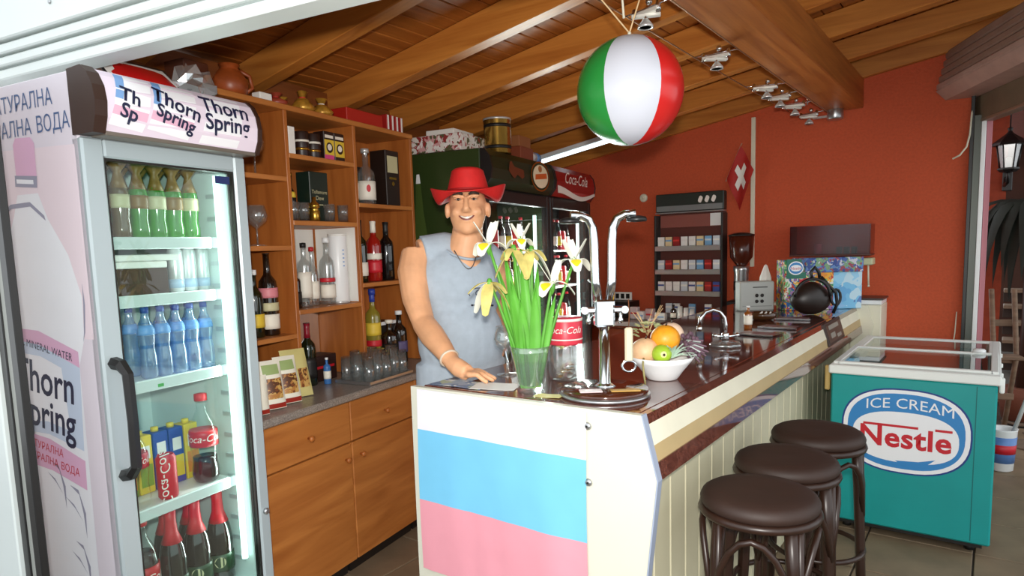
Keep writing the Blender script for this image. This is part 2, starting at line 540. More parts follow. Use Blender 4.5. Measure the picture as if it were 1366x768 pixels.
MB().box((0, .28, -.05), (.07, .03, .22), .006).build('wall_plate', m_black, lan)
MB().cyl((0, 0, .34), (0, 0, .72), .006, n=6).build('chain', m_dark, lan)
# dark drooping plant by the outside wall
m_leafd = M('dark_leaf', (22, 30, 20), .7, var=.3, scale=9)
pla = thing('outside_palm', 'dark drooping palm outside beyond the guide rail', 'plant', (.22, 6.68, 0))
MB().tube([(0, 0, 0), (.02, 0, .8), (0, 0, 1.75)], [.06, .05, .04], 8).build('trunk', m_brown, pla)
MB().lathe([(.0, 0), (.13, .02), (.16, .2), (.15, .28), (.13, .28)], 12).build('pot', M('clay_pot', (110, 60, 40), .7), pla)
for k in range(30):
    a = k * 2.4; ln = .38 + .12 * random.random(); dr = .5 + .5 * random.random()
    def fr(u, v, a=a, ln=ln, dr=dr):
        w = (.05 * sin(pi * min(1, u * .9 + .1))) * (v - .5) * 2
        r = ln * (1 - (1 - u) ** 1.6); z = 1.75 + .16 * sin(u * 2.2) - dr * u * u
        return (r * cos(a) - w * sin(a), r * sin(a) + w * cos(a), z - abs(v - .5) * .04)
    MB().grid(fr, 7, 2, True, .003).build('frond', m_leafd, pla)
# wooden steps and folded chair outside
m_step = wood('old_step_timber', (104, 84, 66), (136, 110, 88), (2, 24, 24), .7)
stp = thing('wooden_steps', 'weathered timber steps outside at the right edge', 'steps', (.55, 8.9, 0))
for k in range(5):
    MB().bb(-.45, .9, .28 * k, .28 * k + .30, .17 * k + .13, .17 * k + .17, .006).build('tread', m_step, stp)
    MB().bb(-.45, .9, .28 * k + .26, .28 * k + .28, .17 * k, .17 * k + .13, .004).build('riser', M('dark_riser', (60, 44, 36), .8), stp)
chf = thing('folding_chair', 'pale wooden folding chair leaning outside by the guide rail', 'chair', (.06, 6.1, 0), rad(15))
for sx_ in (-.04, .10):
    MB().tube([(sx_ - .03, .1, 0), (sx_ + .0, 0, .6), (sx_ - .05, -.05, 1.12)], .018, 6).build('frame_bar', m_step, chf)
for z in (.3, .58, .86):
    MB().box((.02, .03, z), (.17, .02, .05), .004).build('slat', m_step, chf)
MB().box((.02, -.09, .62), (.17, .16, .025), .005).build('seat', m_step, chf)
# paving stones outside
m_stone = M('paving_stone', (112, 94, 78), .8, var=.25, scale=7, bump=.3)
for i in range(4):
    for j in range(7):
        x = .25 + i * .42 + (j % 2) * .16 + random.uniform(-.03, .03); y = 5.9 + j * .36
        n = 7; ph = random.random() * 6
        MB().prism([(.19 * cos(2 * pi * k / n + ph) * random.uniform(.85, 1.05), .16 * sin(2 * pi * k / n + ph) * random.uniform(.85, 1.05)) for k in range(n)], 0, .012, 'z').build('paving_stone', m_stone, flo, (x, y, 0))
# litter bin with handle beside the freezer
binn = thing('ice_cream_bin', 'small white litter bin with blue print and long handle behind freezer', 'bin', (.085, 5.20, .0))
MB().lathe([(.05, 0), (.065, .01), (.078, .27), (.083, .28), (.073, .275), (.06, .02), (.0, .02)], 20).build('bucket', m_white, binn)
MB().lathe([(.0690, .06), (.0778, .23)], 20).build('blue_band', M('bin_blue', (90, 130, 190), .4), binn)
MB().lathe([(.0725, .12), (.0760, .18)], 20).build('red_band', m_redp, binn)
MB().tube([(.05, -.02, .25), (.12, -.10, .55), (.20, -.2, .9)], .012, 8).build('handle', m_white, binn)
# ================================================================== LARGE FURNITURE
# ---- drinks refrigerator (front left)
FW, FD = .553, .60
fr = thing('drinks_refrigerator', 'tall glass-door drinks refrigerator with printed pink and white side, at left', 'refrigerator', SW(.15, -.69), SR)
m_fside = M('fridge_side_film', (222, 214, 224), .35, var=.03, scale=2)
m_finn = M('fridge_inside', (214, 228, 226), .45)
MB().bb(-FD, -.012, 0, .03, .08, 2.035, .004).build('side_panel', m_fside, fr)
MB().bb(-FD, -.05, FW - .03, FW, .08, 1.86, .004).build('side_panel', m_white, fr)
MB().bb(-FD, -.05, .03, FW - .03, 1.865, 2.03, .004).build('top_housing', m_white, fr)
MB().bb(-FD, -FD + .03, .03, FW - .03, .08, 1.865, .003).build('back_panel', m_finn, fr)
MB().bb(-FD, -.05, .03, FW - .03, .08, .33, .003).build('bottom_housing', m_finn, fr)
MB().bb(-.06, -.012, .0, FW, .02, .12, .003).build('kick_plate', m_black, fr)
for yy in (.05, FW - .05):
    for xx in (-.1, -.55):
        MB().lathe([(.02, 0), (.02, .08)], 8, (xx, yy, 0)).build('foot', m_black, fr)
MB().bb(-.57, -.06, .031, .036, .33, 1.86).build('inner_liner', m_finn, fr)
MB().bb(-.57, -.06, FW - .036, FW - .031, .33, 1.86).build('inner_liner', m_finn, fr)
for k in range(18):
    MB().bb(-.16, -.10, FW - .042, FW - .036, .40 + k * .078, .415 + k * .078).build('shelf_notch', m_alu, fr)
SH = [1.585, 1.405, 1.135, .725]
for z in SH:
    t = MB().bb(-.55, -.115, .05, FW - .055, z - .012, z, .002)
    o = t.build('shelf', m_white, fr)
    MB().bb(-.118, -.104, .045, FW - .05, z - .032, z + .006, .003).build('price_rail', M('price_rail', (206, 216, 214), .4), o)
MB().bb(-.1035, -.102, .23, .25, 1.112, 1.122).build('green_ticket', M('green_ticket', (40, 160, 60), .5), fr)
tube_m = glow('fridge_tube_glow', (225, 255, 245), 2.5)
MB().cyl((-.085, FW - .055, .42), (-.085, FW - .055, 1.80), .011, n=10).build('light_tube', tube_m, fr)
lamp('fridge_light', 'AREA', SW(.15 - .10, -.69 + FW - .075, 1.1), 4, (.88, 1.0, .96), 1.3, (0, rad(90), SR + rad(118)), .03)
# door
m_frame = M('fridge_door_frame', (168, 180, 184), .35, .15)
MB().bb(-.045, 0, 0, .062, .12, 1.86, .006).build('door_stile', m_frame, fr)
MB().bb(-.045, 0, FW - .047, FW, .12, 1.86, .006).build('door_stile', m_frame, fr)
MB().bb(-.045, 0, .062, FW - .047, 1.808, 1.86, .005).build('door_rail', m_frame, fr)
MB().bb(-.045, 0, .062, FW - .047, .12, .22, .005).build('door_rail', m_frame, fr)
for (a, b, c, d) in ((.062, .068, .22, 1.808), (FW - .053, FW - .047, .22, 1.808), (.068, FW - .053, 1.802, 1.808), (.068, FW - .053, .22, .226)):
    MB().bb(-.034, -.008, a, b, c, d).build('door_gasket', m_dark, fr)
MB().bb(-.024, -.018, .068, FW - .053, .226, 1.802).build('door_pane', glass('fridge_pane', (238, 246, 244), 1.45, .01, .015), fr)
MB().bb(-.0115, -.011, FW - .12, FW - .062, 1.765, 1.79).build('blue_sticker', M('sticker_blue', (30, 44, 96), .4), fr)
MB().tube([(0, .03, 1.23), (.03, .032, 1.225), (.052, .034, 1.20), (.056, .034, 1.06), (.052, .034, .93), (.03, .032, .905), (0, .03, .90)], [.019, .018, .016, .0155, .016, .018, .019], 6, False).build('handle', m_black, fr)
MB().lathe([(.012, 0), (.012, .008), (.008, .012)], 10).xf(Matrix.Rotation(pi / 2, 4, 'Y')).build('lock', m_steel, fr, (0, FW - .022, .60))
# illuminated header, curved
HP = [(-.025, 1.862), (.066, 1.862), (.082, 1.905), (.087, 1.945), (.080, 1.985), (.060, 2.02), (.035, 2.04), (-.025, 2.036)]
MB().prism(HP, -.006, .028).build('header_end', m_brown, fr)
MB().prism(HP, FW - .012, FW + .004).build('header_end', m_brown, fr)
inner = [(-.025, 1.87), (.062, 1.87), (.078, 1.905), (.083, 1.945), (.076, 1.985), (.056, 2.018), (.033, 2.036), (-.025, 2.033)]
MB().prism(inner, .028, FW - .012).build('header_panel', M('header_print', (228, 214, 228), .35), fr)
MB().bb(.0, .066, .028, FW - .012, 1.858, 1.87, .002).build('header_trim', M('header_trim', (120, 110, 100), .4, .4), fr)
arc = [Vector((.062, 1.87)), Vector((.078, 1.905)), Vector((.083, 1.945)), Vector((.076, 1.985)), Vector((.056, 2.018)), Vector((.033, 2.036))]
def on_header(y0, lift=.0012, dy=0.0):
    L_ = [0]
    for a, b in zip(arc, arc[1:]): L_.append(L_[-1] + (b - a).length)
    def fn(x, y):
        t = min(max(y + dy + .09, 0), L_[-1] - 1e-4)
        for k in range(len(arc) - 1):
            if t <= L_[k + 1]:
                d = (arc[k + 1] - arc[k]); w = (t - L_[k]) / d.length
                q = arc[k] + d * w; nrm = Vector((d.y, -d.x)).normalized()
                return (q.x + nrm.x * lift, y0 + x, q.y + nrm.y * lift)
    return fn
def header_patch(name, mat, poly, lift, y0):
    # polygon print following the curved header
    f = on_header(y0, lift); n = len(poly)
    vs = []; fs = []
    (ax, ay), (bx, by), (cx_, cy_), (dx, dy) = poly
    K = 8
    for i in range(K + 1):
        t = i / K
        vs.append(f(ax + (dx - ax) * t, ay + (dy - ay) * t)); vs.append(f(bx + (cx_ - bx) * t, by + (cy_ - by) * t))
    for i in range(K): fs.append((2 * i, 2 * i + 1, 2 * i + 3, 2 * i + 2))
    MB().add(vs, fs).build(name, mat, fr)
m_wprint = M('white_print', (240, 240, 244), .4)
for (y0, w, rt) in ((.105, .10, -.30), (.235, .135, -.34)):
    def skew(pts, rt=rt): return [(x + y * .28, y + x * rt * .35) for x, y in pts]
    header_patch('label_print', m_wprint, skew([(-w / 2, -.075), (w / 2, -.075), (w / 2, .085), (-w / 2, .085)]), .0007, y0)
    header_patch('label_print', m_bluep, skew([(-w / 2, .0), (-w / 2 + .022, .0), (-w / 2 + .026, .085), (-w / 2, .085)]), .001, y0)
    header_patch('label_print', m_pinkp, skew([(-w / 2, -.045), (w / 2, -.045), (w / 2, -.02), (-w / 2, -.02)]), .001, y0)
header_patch('label_print', m_wprint, [(-.10, -.085), (.045, -.085), (.075, .085), (-.06, .085)], .0006, .42)
text('Th', .055, on_header(.098, .004, .012), m_navy, parent=fr, rot=-.25, bold=.0012)
text('Sp', .055, on_header(.090, .004, -.032), m_navy, parent=fr, rot=-.25, bold=.0012)
text('Thorn', .062, on_header(.245, .004, .016), m_navy, parent=fr, rot=-.30, bold=.0012)
text('Spring', .052, on_header(.235, .004, -.026), m_navy, parent=fr, rot=-.30, bold=.0012)
text('Thorn', .070, on_header(.42, .004, .035), m_navy, parent=fr, rot=-.04, bold=.0012)
text('Spring', .068, on_header(.42, .004, -.016), m_navy, parent=fr, rot=.0, bold=.0012)
# print on the side: bottle picture with label
def on_side(xc, zc, lift=.0012): return lambda x, y: (xc + x, -lift, zc + y)
def side_poly(name, mat, pts, lift=.0008):
    n = len(pts)
    MB().add([(x, -lift, z) for x, z in pts], [tuple(range(n))]).build(name, mat, fr)
m_ice = M('bottle_print', (236, 238, 244), .4, var=.03, scale=4)
m_greyp = M('grey_print', (150, 150, 170), .5)
m_mauve = M('mauve_print', (222, 176, 206), .5)
text('НАТУРАЛНА', .064, on_side(-.275, 1.975), M('slate_blue_print', (70, 96, 140), .5), parent=fr, sx=.84)
text('МИНЕРАЛНА', .064, on_side(-.222, 1.905), MATS['slate_blue_print'], parent=fr, align='RIGHT', sx=.86)
text('ВОДА', .064, on_side(-.200, 1.905), MATS['slate_blue_print'], parent=fr, align='LEFT', sx=.86)
side_poly('side_print', M('pale_pink_print', (232, 216, 224), .4), [(-.59, 1.30), (-.03, 1.30), (-.03, 1.84), (-.59, 1.86)], .0004)
body = [(-.46, .12), (-.46, 1.30), (-.44, 1.45), (-.41, 1.58), (-.36, 1.66), (-.33, 1.72), (-.225, 1.72), (-.19, 1.645), (-.11, 1.54), (-.065, 1.42), (-.075, 1.30), (-.11, 1.22), (-.115, .9), (-.13, .12)]
side_poly('bottle_print', m_ice, body, .0008)
side_poly('cap_print', m_mauve, [(-.325, 1.775), (-.222, 1.768), (-.218, 1.86), (-.235, 1.878), (-.31, 1.882), (-.325, 1.865)], .0012)
side_poly('ring_print', m_greyp, [(-.335, 1.745), (-.225, 1.735), (-.220, 1.768), (-.332, 1.777)], .0014)
side_poly('ring_print', m_ice, [(-.325, 1.754), (-.24, 1.746), (-.24, 1.758), (-.325, 1.766)], .0017)
side_poly('arc_print', m_greyp, [(-.42, 1.66), (-.37, 1.682), (-.27, 1.684), (-.20, 1.64), (-.205, 1.655), (-.27, 1.697), (-.37, 1.695), (-.425, 1.672)], .0014)
side_poly('outline_print', m_greyp, [(-.058, 1.46), (-.054, 1.40), (-.066, 1.32), (-.08, 1.29), (-.072, 1.32), (-.062, 1.40)], .0014)
side_poly('label_band', m_mauve, [(-.46, 1.325), (-.30, 1.318), (-.11, 1.262), (-.11, 1.215), (-.30, 1.275), (-.46, 1.29)], .0014)
side_poly('label_field', M('pale_blue_print', (198, 212, 232), .45), [(-.46, 1.29), (-.30, 1.275), (-.11, 1.215), (-.13, .965), (-.30, 1.0), (-.46, 1.0)], .0012)
side_poly('label_field', m_ice, [(-.44, 1.25), (-.30, 1.24), (-.20, 1.21), (-.185, 1.02), (-.30, 1.04), (-.44, 1.03)], .0015)
side_poly('label_band', m_mauve, [(-.46, 1.0), (-.30, .985), (-.13, .935), (-.135, .845), (-.30, .885), (-.46, .90)], .0014)
text('NATURAL MINERAL WATER', .033, on_side(-.325, 1.272, .002), m_navy, parent=fr, rot=-.16, sx=.9)
text('Thorn', .140, on_side(-.295, 1.165, .002), m_navy, parent=fr, rot=-.13, bold=.002, sx=.85)
text('Spring', .134, on_side(-.300, 1.055, .002), m_navy, parent=fr, rot=-.13, bold=.002, sx=.85)
text('НАТУРАЛНА', .034, on_side(-.335, .957, .002), m_redp, parent=fr, rot=-.14, sx=.95)
text('МИНЕРАЛНА', .034, on_side(-.268, .908, .002), m_redp, parent=fr, rot=-.14, sx=.95, align='RIGHT')
text('ВОДА', .034, on_side(-.256, .906, .002), m_redp, parent=fr, rot=-.14, sx=.95, align='LEFT')
for (x, z, s_) in ((-.16, .79, 1.0), (-.165, .62, .9), (-.25, .86, .9)):
    side_poly('sprig_print', m_greyp, [(x, z - .10 * s_), (x + .006, z - .02 * s_), (x - .02, z + .05 * s_), (x - .06 * s_, z + .06 * s_), (x - .018, z + .035 * s_), (x - .006, z - .02 * s_)], .0014)
    side_poly('sprig_print', m_greyp, [(x - .01, z - .05 * s_), (x - .05 * s_, z + .0), (x - .09 * s_, z + .02 * s_), (x - .045 * s_, z - .012)], .0014)

# ---- tall coolers at the back of the left wall
def cooler(name, label, s0, w, header_mat, side_mat, lit):
    r = thing(name, label, 'refrigerator', SW(.15, s0), SR)
    MB().bb(-.62, -.03, 0, .025, .06, 2.105, .004).build('side_panel', side_mat, r)
    MB().bb(-.62, -.03, w - .025, w - .004, .06, 2.105, .004).build('side_panel', side_mat, r)
    MB().bb(-.62, -.60, .025, w - .025, .06, 2.1, .003).build('back_panel', m_finn, r)
    MB().bb(-.60, -.03, .025, w - .025, .06, .28, .003).build('bottom_housing', m_black, r)
    MB().bb(-.60, -.03, .025, w - .025, 1.87, 2.1, .003).build('top_housing', m_black, r)
    prof = [(-.03, 1.885), (.0, 1.885), (.035, 1.93), (.045, 1.99), (.03, 2.06), (.0, 2.10), (-.03, 2.105)]
    MB().prism(prof, .018, w - .018).build('header_panel', header_mat, r)
    MB().prism([(x + .004, z) for x, z in prof], 0, .018).build('header_end', m_black, r)
    MB().prism([(x + .004, z) for x, z in prof], w - .018, w - .004).build('header_end', m_black, r)
    d = MB().bb(-.045, 0, 0, .045, .08, 1.875, .004).build('door_stile', m_black, r)
    MB().bb(-.045, 0, w - .055, w - .006, .08, 1.875, .004).build('door_stile', m_black, r)
    MB().bb(-.045, 0, .045, w - .055, 1.80, 1.875, .004).build('door_rail', m_black, r)
    MB().bb(-.045, 0, .045, w - .055, .08, .2, .004).build('door_rail', m_black, r)
    MB().bb(-.026, -.02, .045, w - .055, .2, 1.80).build('door_pane', m_clear, r)
    MB().tube([(.0, w - .085, 1.25), (.04, w - .085, 1.22), (.04, w - .085, .95), (.0, w - .085, .92)], .012, 8).build('handle', m_black, r)
    for z in (.62, .92, 1.22, 1.5):
        MB().bb(-.58, -.10, .03, w - .03, z - .012, z, .002).build('shelf', m_white, r)
    lamp('cooler_light', 'AREA', SW(.15 - .08, s0 + w - .10, 1.1), 22, (.9, 1.0, .97), 1.3, (0, rad(90), SR + rad(118)), .03)
    MB().cyl((-.09, w - .075, .35), (-.09, w - .075, 1.75), .013, n=8).build('light_tube', glow('cooler_tube_glow', (215, 250, 245), lit), r)
    return r
m_coolgreen = M('cooler_green', (44, 60, 24), .4)
c1 = cooler('beer_cooler', 'dark green beer cooler with oval emblem on its header', 1.59, .955, M('header_green', (26, 40, 18), .35), m_coolgreen, 2.5)
c2 = cooler('cola_cooler', 'black drinks cooler with red wave header beside the beer cooler', 2.55, .84, M('header_red', (150, 20, 20), .35), m_black, 2.5)
def oval(cx_, cz, rx, rz, lift, n=28): return [(lift, cx_ + rx * cos(2 * pi * k / n), cz + rz * sin(2 * pi * k / n)) for k in range(n)]
def flat(parent, name, mat, pts): return MB().add(pts, [tuple(range(len(pts)))]).build(name, mat, parent)
# header of cooler 1: a print panel stands proud of the curved header
flat(c1, 'emblem_ring', m_gold, oval(.69, 1.992, .15, .098, .0475))
flat(c1, 'emblem_ring', M('emblem_green', (24, 48, 22), .4), oval(.69, 1.992, .138, .088, .0485))
flat(c1, 'emblem_field', M('emblem_cream', (236, 222, 190), .4), oval(.69, 1.992, .122, .076, .0495))
flat(c1, 'emblem_band', M('emblem_orange', (206, 96, 40), .4), [(.0505, .60, 1.965), (.0505, .79, 1.985), (.0505, .785, 2.02), (.0505, .605, 2.0)])
flat(c1, 'emblem_figure', M('emblem_tan', (170, 110, 60), .4), oval(.68, 2.04, .03, .022, .0505, 10))
flat(c1, 'header_ornament', M('ornament_rust', (104, 48, 22), .45), [(.0475, .22, 1.99), (.0475, .27, 1.96), (.0475, .30, 1.95), (.0475, .34, 1.975), (.0475, .41, 1.955), (.0475, .44, 1.97), (.0475, .43, 2.01), (.0475, .38, 2.015), (.0475, .30, 2.02), (.0475, .26, 2.05), (.0475, .235, 2.04)])
m_wl = M('white_lettering', (236, 230, 222), .45)
text('Coca-Cola', .115, lambda x, y: (.0475, .40 + x, 2.018 + y), m_wl, parent=c2, shear=.3, sx=.95)
wave = [(.0475, .03 + .78 * k / 16, 1.93 + .028 * sin(k / 16 * 5.2 + 1.6)) for k in range(17)]
wave2 = [(.0475, p[1], p[2] - .022 - .03 * (1 - k / 16)) for k, p in enumerate(wave)]
MB().add(wave + wave2, [(k, k + 1, 17 + k + 1, 17 + k) for k in range(16)]).build('wave_print', m_wl, c2)
# bottle picture on the green side
def cside(name, mat, pts, lift): MB().add([(x, -lift, z) for x, z in pts], [tuple(range(len(pts)))]).build(name, mat, c1)
cside('bottle_print', M('bottle_green_print', (66, 84, 34), .45), [(-.50, 1.2), (-.40, 1.2), (-.40, 1.55), (-.43, 1.75), (-.445, 1.95), (-.475, 1.95), (-.49, 1.75), (-.50, 1.6)], .001)
cside('bottle_cap_print', m_white, [(-.477, 1.93), (-.443, 1.93), (-.45, 1.985), (-.47, 1.985)], .0014)
cside('bottle_label_print', m_white, [(-.50, 1.50), (-.40, 1.55), (-.40, 1.60), (-.495, 1.56)], .0014)
cside('bottle_label_print', m_white, [(-.50, 1.2), (-.40, 1.2), (-.40, 1.52), (-.50, 1.47)], .0012)

# ---- base cabinets and worktop along the left wall
m_wood = wood('cabinet_cherry', (164, 96, 42), (196, 126, 62), (20, 2.2, 20), .4, .03)
m_woodv = wood('shelf_cherry', (154, 84, 32), (182, 108, 48), (20, 20, 2.2), .45, .03)
def base_unit(s0, w, label):
    r = thing('base_cabinet', label, 'cabinet', SW(-.02, s0), SR, 'base cabinets under the worktop')
    MB().bb(-.56, -.02, 0.002, w - .002, .07, .843, .002).build('body', m_wood, r)
    MB().bb(-.52, -.06, 0.01, w - .01, .0, .07).build('plinth', m_dark, r)
    d = MB().bb(-.02, 0, .004, w - .004, .652, .838, .003).build('drawer', m_wood, r)
    MB().lathe([(.006, 0), (.006, .012), (.014, .018), (.014, .024), (.006, .03)], 12).xf(Matrix.Rotation(pi / 2, 4, 'Y')).build('knob', m_woodv, d, (0, w / 2, .74))
    d = MB().bb(-.02, 0, .004, w - .004, .08, .645, .003).build('door', m_wood, r)
    return r, d
for s0, w, ky, lb in ((-.02, .54, .495, 'cherry base cabinet with drawer, next to the drinks refrigerator'), (.52, .52, None, 'cherry base cabinet with drawer, nearest the man'), (1.04, .40, None, 'cherry base cabinet behind the man')):
    r, d = base_unit(s0, w, lb)
    MB().lathe([(.006, 0), (.006, .012), (.014, .018), (.014, .024), (.006, .03)], 12).xf(Matrix.Rotation(pi / 2, 4, 'Y')).build('knob', m_woodv, d, (0, (ky or .06), .576))
m_granite = cells('granite_laminate', [(150, 142, 134), (120, 110, 104), (170, 162, 152), (136, 124, 114), (104, 96, 92)], 140, .3)
wt = tag(MB().bb(-.60, 0, -.10, 1.46, .845, .88, .006).build('worktop', m_granite, None, SW(0, 0), SR), 'grey speckled worktop on the cherry base cabinets', 'worktop')

# ---- wall shelf unit
sh = thing('bar_shelf', 'open cherry bar shelf unit full of bottles on the left worktop', 'shelf', SW(-.25, 0), SR)
def board(y0, y1, z, t=.022): MB().bb(-.31, 0, y0, y1, z - t, z, .002).build('shelf_board', m_wood, sh)
for y in (-.06, .47, .94, 1.44):
    MB().bb(-.31, 0, y - .011, y + .011, .882, 2.17, .002).build('upright', m_woodv, sh)
MB().bb(-.325, -.31, -.07, 1.45, .882, 2.17).build('back_panel', m_woodv, sh)
MB().bb(-.32, .006, -.075, 1.455, 2.17, 2.195, .003).build('top_board', m_wood, sh)
for z in (1.875, 1.565, 1.158): board(-.049, .459, z)
for z in (1.983, 1.68, 1.265): board(.481, .929, z)
for z in (1.782, 1.362): board(.951, 1.429, z)
MB().bb(-.29, -.02, .926, .930, 1.27, 1.655).build('white_lining', M('white_backing', (236, 234, 228), .3), sh)
m_mirror = M('mirror', (235, 238, 236), .03, 1.0)
MB().bb(-.309, -.305, .485, .925, 1.27, 1.655).build('white_backing', M('white_backing', (236, 234, 228), .3), sh)
MB().bb(-.309, -.305, .485, .925, .90, 1.24).build('mirror_strip', m_mirror, sh)

# ---- bar counter
cn = thing('bar_counter', 'long bar counter with cream slanted fascia and brown marble top', 'counter', (0, 0, 0))
m_marble = cells('brown_marble', [(96, 50, 38), (82, 42, 32), (112, 62, 48), (74, 36, 28), (104, 60, 50)], 60, .08, True)
MATS['brown_marble'].node_tree.nodes['Principled BSDF'].inputs['Coat Weight'].default_value = .5
MB().prism([(-1.66, 0), (-1.66, 1.046), (-.772, 1.052), (-.727, .872), (-.76, .58), (-.81, 0)], 1.64, 1.662).build('end_panel', M('white_laminate', (208, 207, 192), .4, var=.02, scale=3), cn)
edge = [(-.771, 1.054), (-.725, .872), (-.758, .58), (-.808, 0)]
for a, b in zip(edge, edge[1:]):
    MB().prism([a, (a[0] + .004, a[1]), (b[0] + .004, b[1]), b], 1.636, 1.664).build('panel_edging', M('grey_edging', (150, 160, 180), .4), cn)
MB().bb(-1.62, -.79, 1.664, 5.10, 1.02, 1.05, .004).build('countertop', m_marble, cn)
MB().prism([(-.79, 1.049), (-.770, 1.049), (-.763, 1.022), (-.79, 1.022)], 1.664, 5.10).build('marble_edge', m_marble, cn)
MB().prism([(-.80, 1.022), (-.763, 1.022), (-.744, .966), (-.80, .966)], 1.664, 5.10).build('upper_fascia', m_cream, cn)
MB().prism([(-.80, .966), (-.744, .966), (-.737, .918), (-.80, .918)], 1.664, 5.10).build('lower_fascia', M('tan_fascia', (186, 162, 116), .5, var=.06, scale=6), cn)
MB().prism([(-.80, .918), (-.733, .918), (-.725, .868), (-.80, .868)], 1.664, 5.10).build('marble_strip', m_marble, cn)
first = None
m_tg = M('cream_board', (206, 200, 170), .5, var=.07, scale=4)
for k in range(27):
    y = 1.73 + k * .127
    if first is None: first = MB().box((0, 0, 0), (.02, .123, .86), .004).build('front_board', m_tg, cn, (-.815, y, .434))
    else: share(first, 'front_board', cn, (-.815, y, .434))
MB().bb(-.85, -.828, 1.664, 5.10, .0, 1.02).build('front_backing', M('board_groove', (120, 110, 86), .7), cn)
MB().bb(-1.62, -1.60, 1.664, 5.10, .08, 1.02).build('rear_panel', m_wood, cn)
MB().bb(-1.60, -.85, 1.70, 5.08, .5, .52).build('inner_shelf', m_wood, cn)
MB().prism([(-.80, .0), (-.80, 1.06), (-.70, 1.06), (-.66, .93), (-.68, .76), (-.70, 0)], 5.10, 5.13).build('rear_end_panel', m_cream, cn)

# ---- back counter along the red wall
bc = thing('back_counter', 'dark back counter with steel edge along the red wall', 'counter', (0, 0, 0))
MB().bb(-2.9, -1.70, 4.88, 5.44, .86, .90, .004).build('top', M('back_top', (110, 86, 72), .3, var=.2, scale=25), bc)
MB().bb(-2.9, -1.70, 4.872, 4.88, .865, .898).build('steel_edge', m_steel, bc)
MB().bb(-2.88, -1.72, 4.95, 5.44, .0, .86, .003).build('body', wood('back_body', (110, 42, 20), (140, 60, 28), (2, 20, 20)), bc)
MB().bb(-2.86, -2.32, 4.93, 4.95, .1, .83, .003).build('door', M('back_door', (136, 54, 26), .4), bc)
MB().bb(-2.30, -1.74, 4.93, 4.95, .1, .83, .003).build('door', wood('back_door_light', (160, 104, 40), (190, 130, 56), (2, 20, 20)), bc)

# ---- ice cream chest freezer
fz = thing('ice_cream_freezer', 'teal ice cream chest freezer with oval logo and glass lid', 'freezer', (-.665, 3.70, 0))
W, Lz = .70, 1.22
m_teal = M('freezer_teal', (8, 148, 146), .45, var=.05, scale=5)
MB().bb(0, W, 0, Lz, .055, .83, .008).build('body', m_teal, fz)
MB().bb(.03, W - .03, .03, Lz - .03, .03, .055).build('base', m_black, fz)
for x in (.08, W - .08):
    for y in (.08, Lz - .08):
        MB().lathe([(.022, 0), (.022, .03)], 10, (x, y, 0)).build('caster', m_black, fz)
m_rim = M('freezer_rim', (232, 236, 232), .4)
for (a, b, c, d) in ((-.012, W + .012, -.012, .045), (-.012, W + .012, Lz - .045, Lz + .012), (-.012, .045, .045, Lz - .045), (W - .045, W + .012, .045, Lz - .045)):
    MB().bb(a, b, c, d, .83, .875, .006).build('rim', m_rim, fz)
MB().bb(.045, W - .045, .045, Lz - .045, .60, .62).build('inner_floor', m_finn, fz)
for (y0, y1, z) in ((.05, .66, .878), (.60, Lz - .02, .868)):
    lid = MB().bb(.03, W - .03, y0 + .03, y1 - .03, z - .004, z + .002).build('lid_glass', glass('lid_pane', (214, 222, 222), 1.5, .02, .12), fz)
    MB().bb(.02, W - .02, y0, y0 + .03, z - .006, z + .008, .003).build('lid_bar', m_rim, lid)
    MB().bb(.02, W - .02, y1 - .03, y1, z - .006, z + .008, .003).build('lid_bar', m_rim, lid)
    MB().bb(.0, .03, y0, y1, z - .006, z + .008, .003).build('lid_side', m_rim, lid)
    MB().bb(W - .03, W, y0, y1, z - .006, z + .008, .003).build('lid_side', m_rim, lid)
MB().lathe([(.030, 0), (.030, .012), (.024, .018), (.0, .018)], 16).build('lid_lock', m_white, fz, (W - .085, .655, .886))
MB().box((-.022, .03, .80), (.025, .03, .13), .005).build('latch', M('tan_latch', (190, 160, 96), .5), fz)
MB().box((W + .015, .02, .83), (.02, .035, .07), .005).build('latch', m_rim, fz)
for y in (.2, .5, .85): MB().box((W + .014, y, .845), (.012, .03, .02), .003).build('clip', m_rim, fz)
for xx in (.62,): MB().bb(xx, xx + .004, -.0006, 0, .07, .82).build('seam', M('teal_seam', (0, 104, 104), .5), fz)
def fov(cx_, cz, rx, rz, lift, n=40, a0=0, a1=2 * pi): return [(cx_ + rx * cos(a0 + (a1 - a0) * k / n), -lift, cz + rz * sin(a0 + (a1 - a0) * k / n)) for k in range(n)]
def sup(cx_, cz, rx, rz, lift, n=48, p=2.5):
    out = []
    for k in range(n):
        a = 2 * pi * k / n; c_, s_ = cos(a), sin(a)
        out.append((cx_ + rx * math.copysign(abs(c_) ** (2 / p), c_), -lift, cz + rz * math.copysign(abs(s_) ** (2 / p), s_)))
    return out
def ff(name, mat, pts): return MB().add(pts, [tuple(range(len(pts)))]).build(name, mat, fz)
m_lblue = M('logo_blue', (52, 132, 196), .4); m_lw = M('logo_white', (238, 240, 244), .4); m_lnavy = M('logo_navy', (30, 60, 130), .4)
cxl, czl = .335, .563
ff('logo_outline', m_lnavy, sup(cxl, czl, .280, .216, .0010))
ff('logo_ring', m_lw, sup(cxl, czl, .272, .208, .0015))
ff('logo_blue', m_lblue, sup(cxl, czl, .252, .190, .0020))
ff('logo_field', m_lw, sup(cxl + .0, czl - .03, .228, .128, .0026))
ff('logo_tail', m_lblue, [(.30, -.0028, .412), (.40, -.0028, .420), (.47, -.0028, .440), (.44, -.0028, .412), (.42, -.0028, .395), (.33, -.0028, .395)])
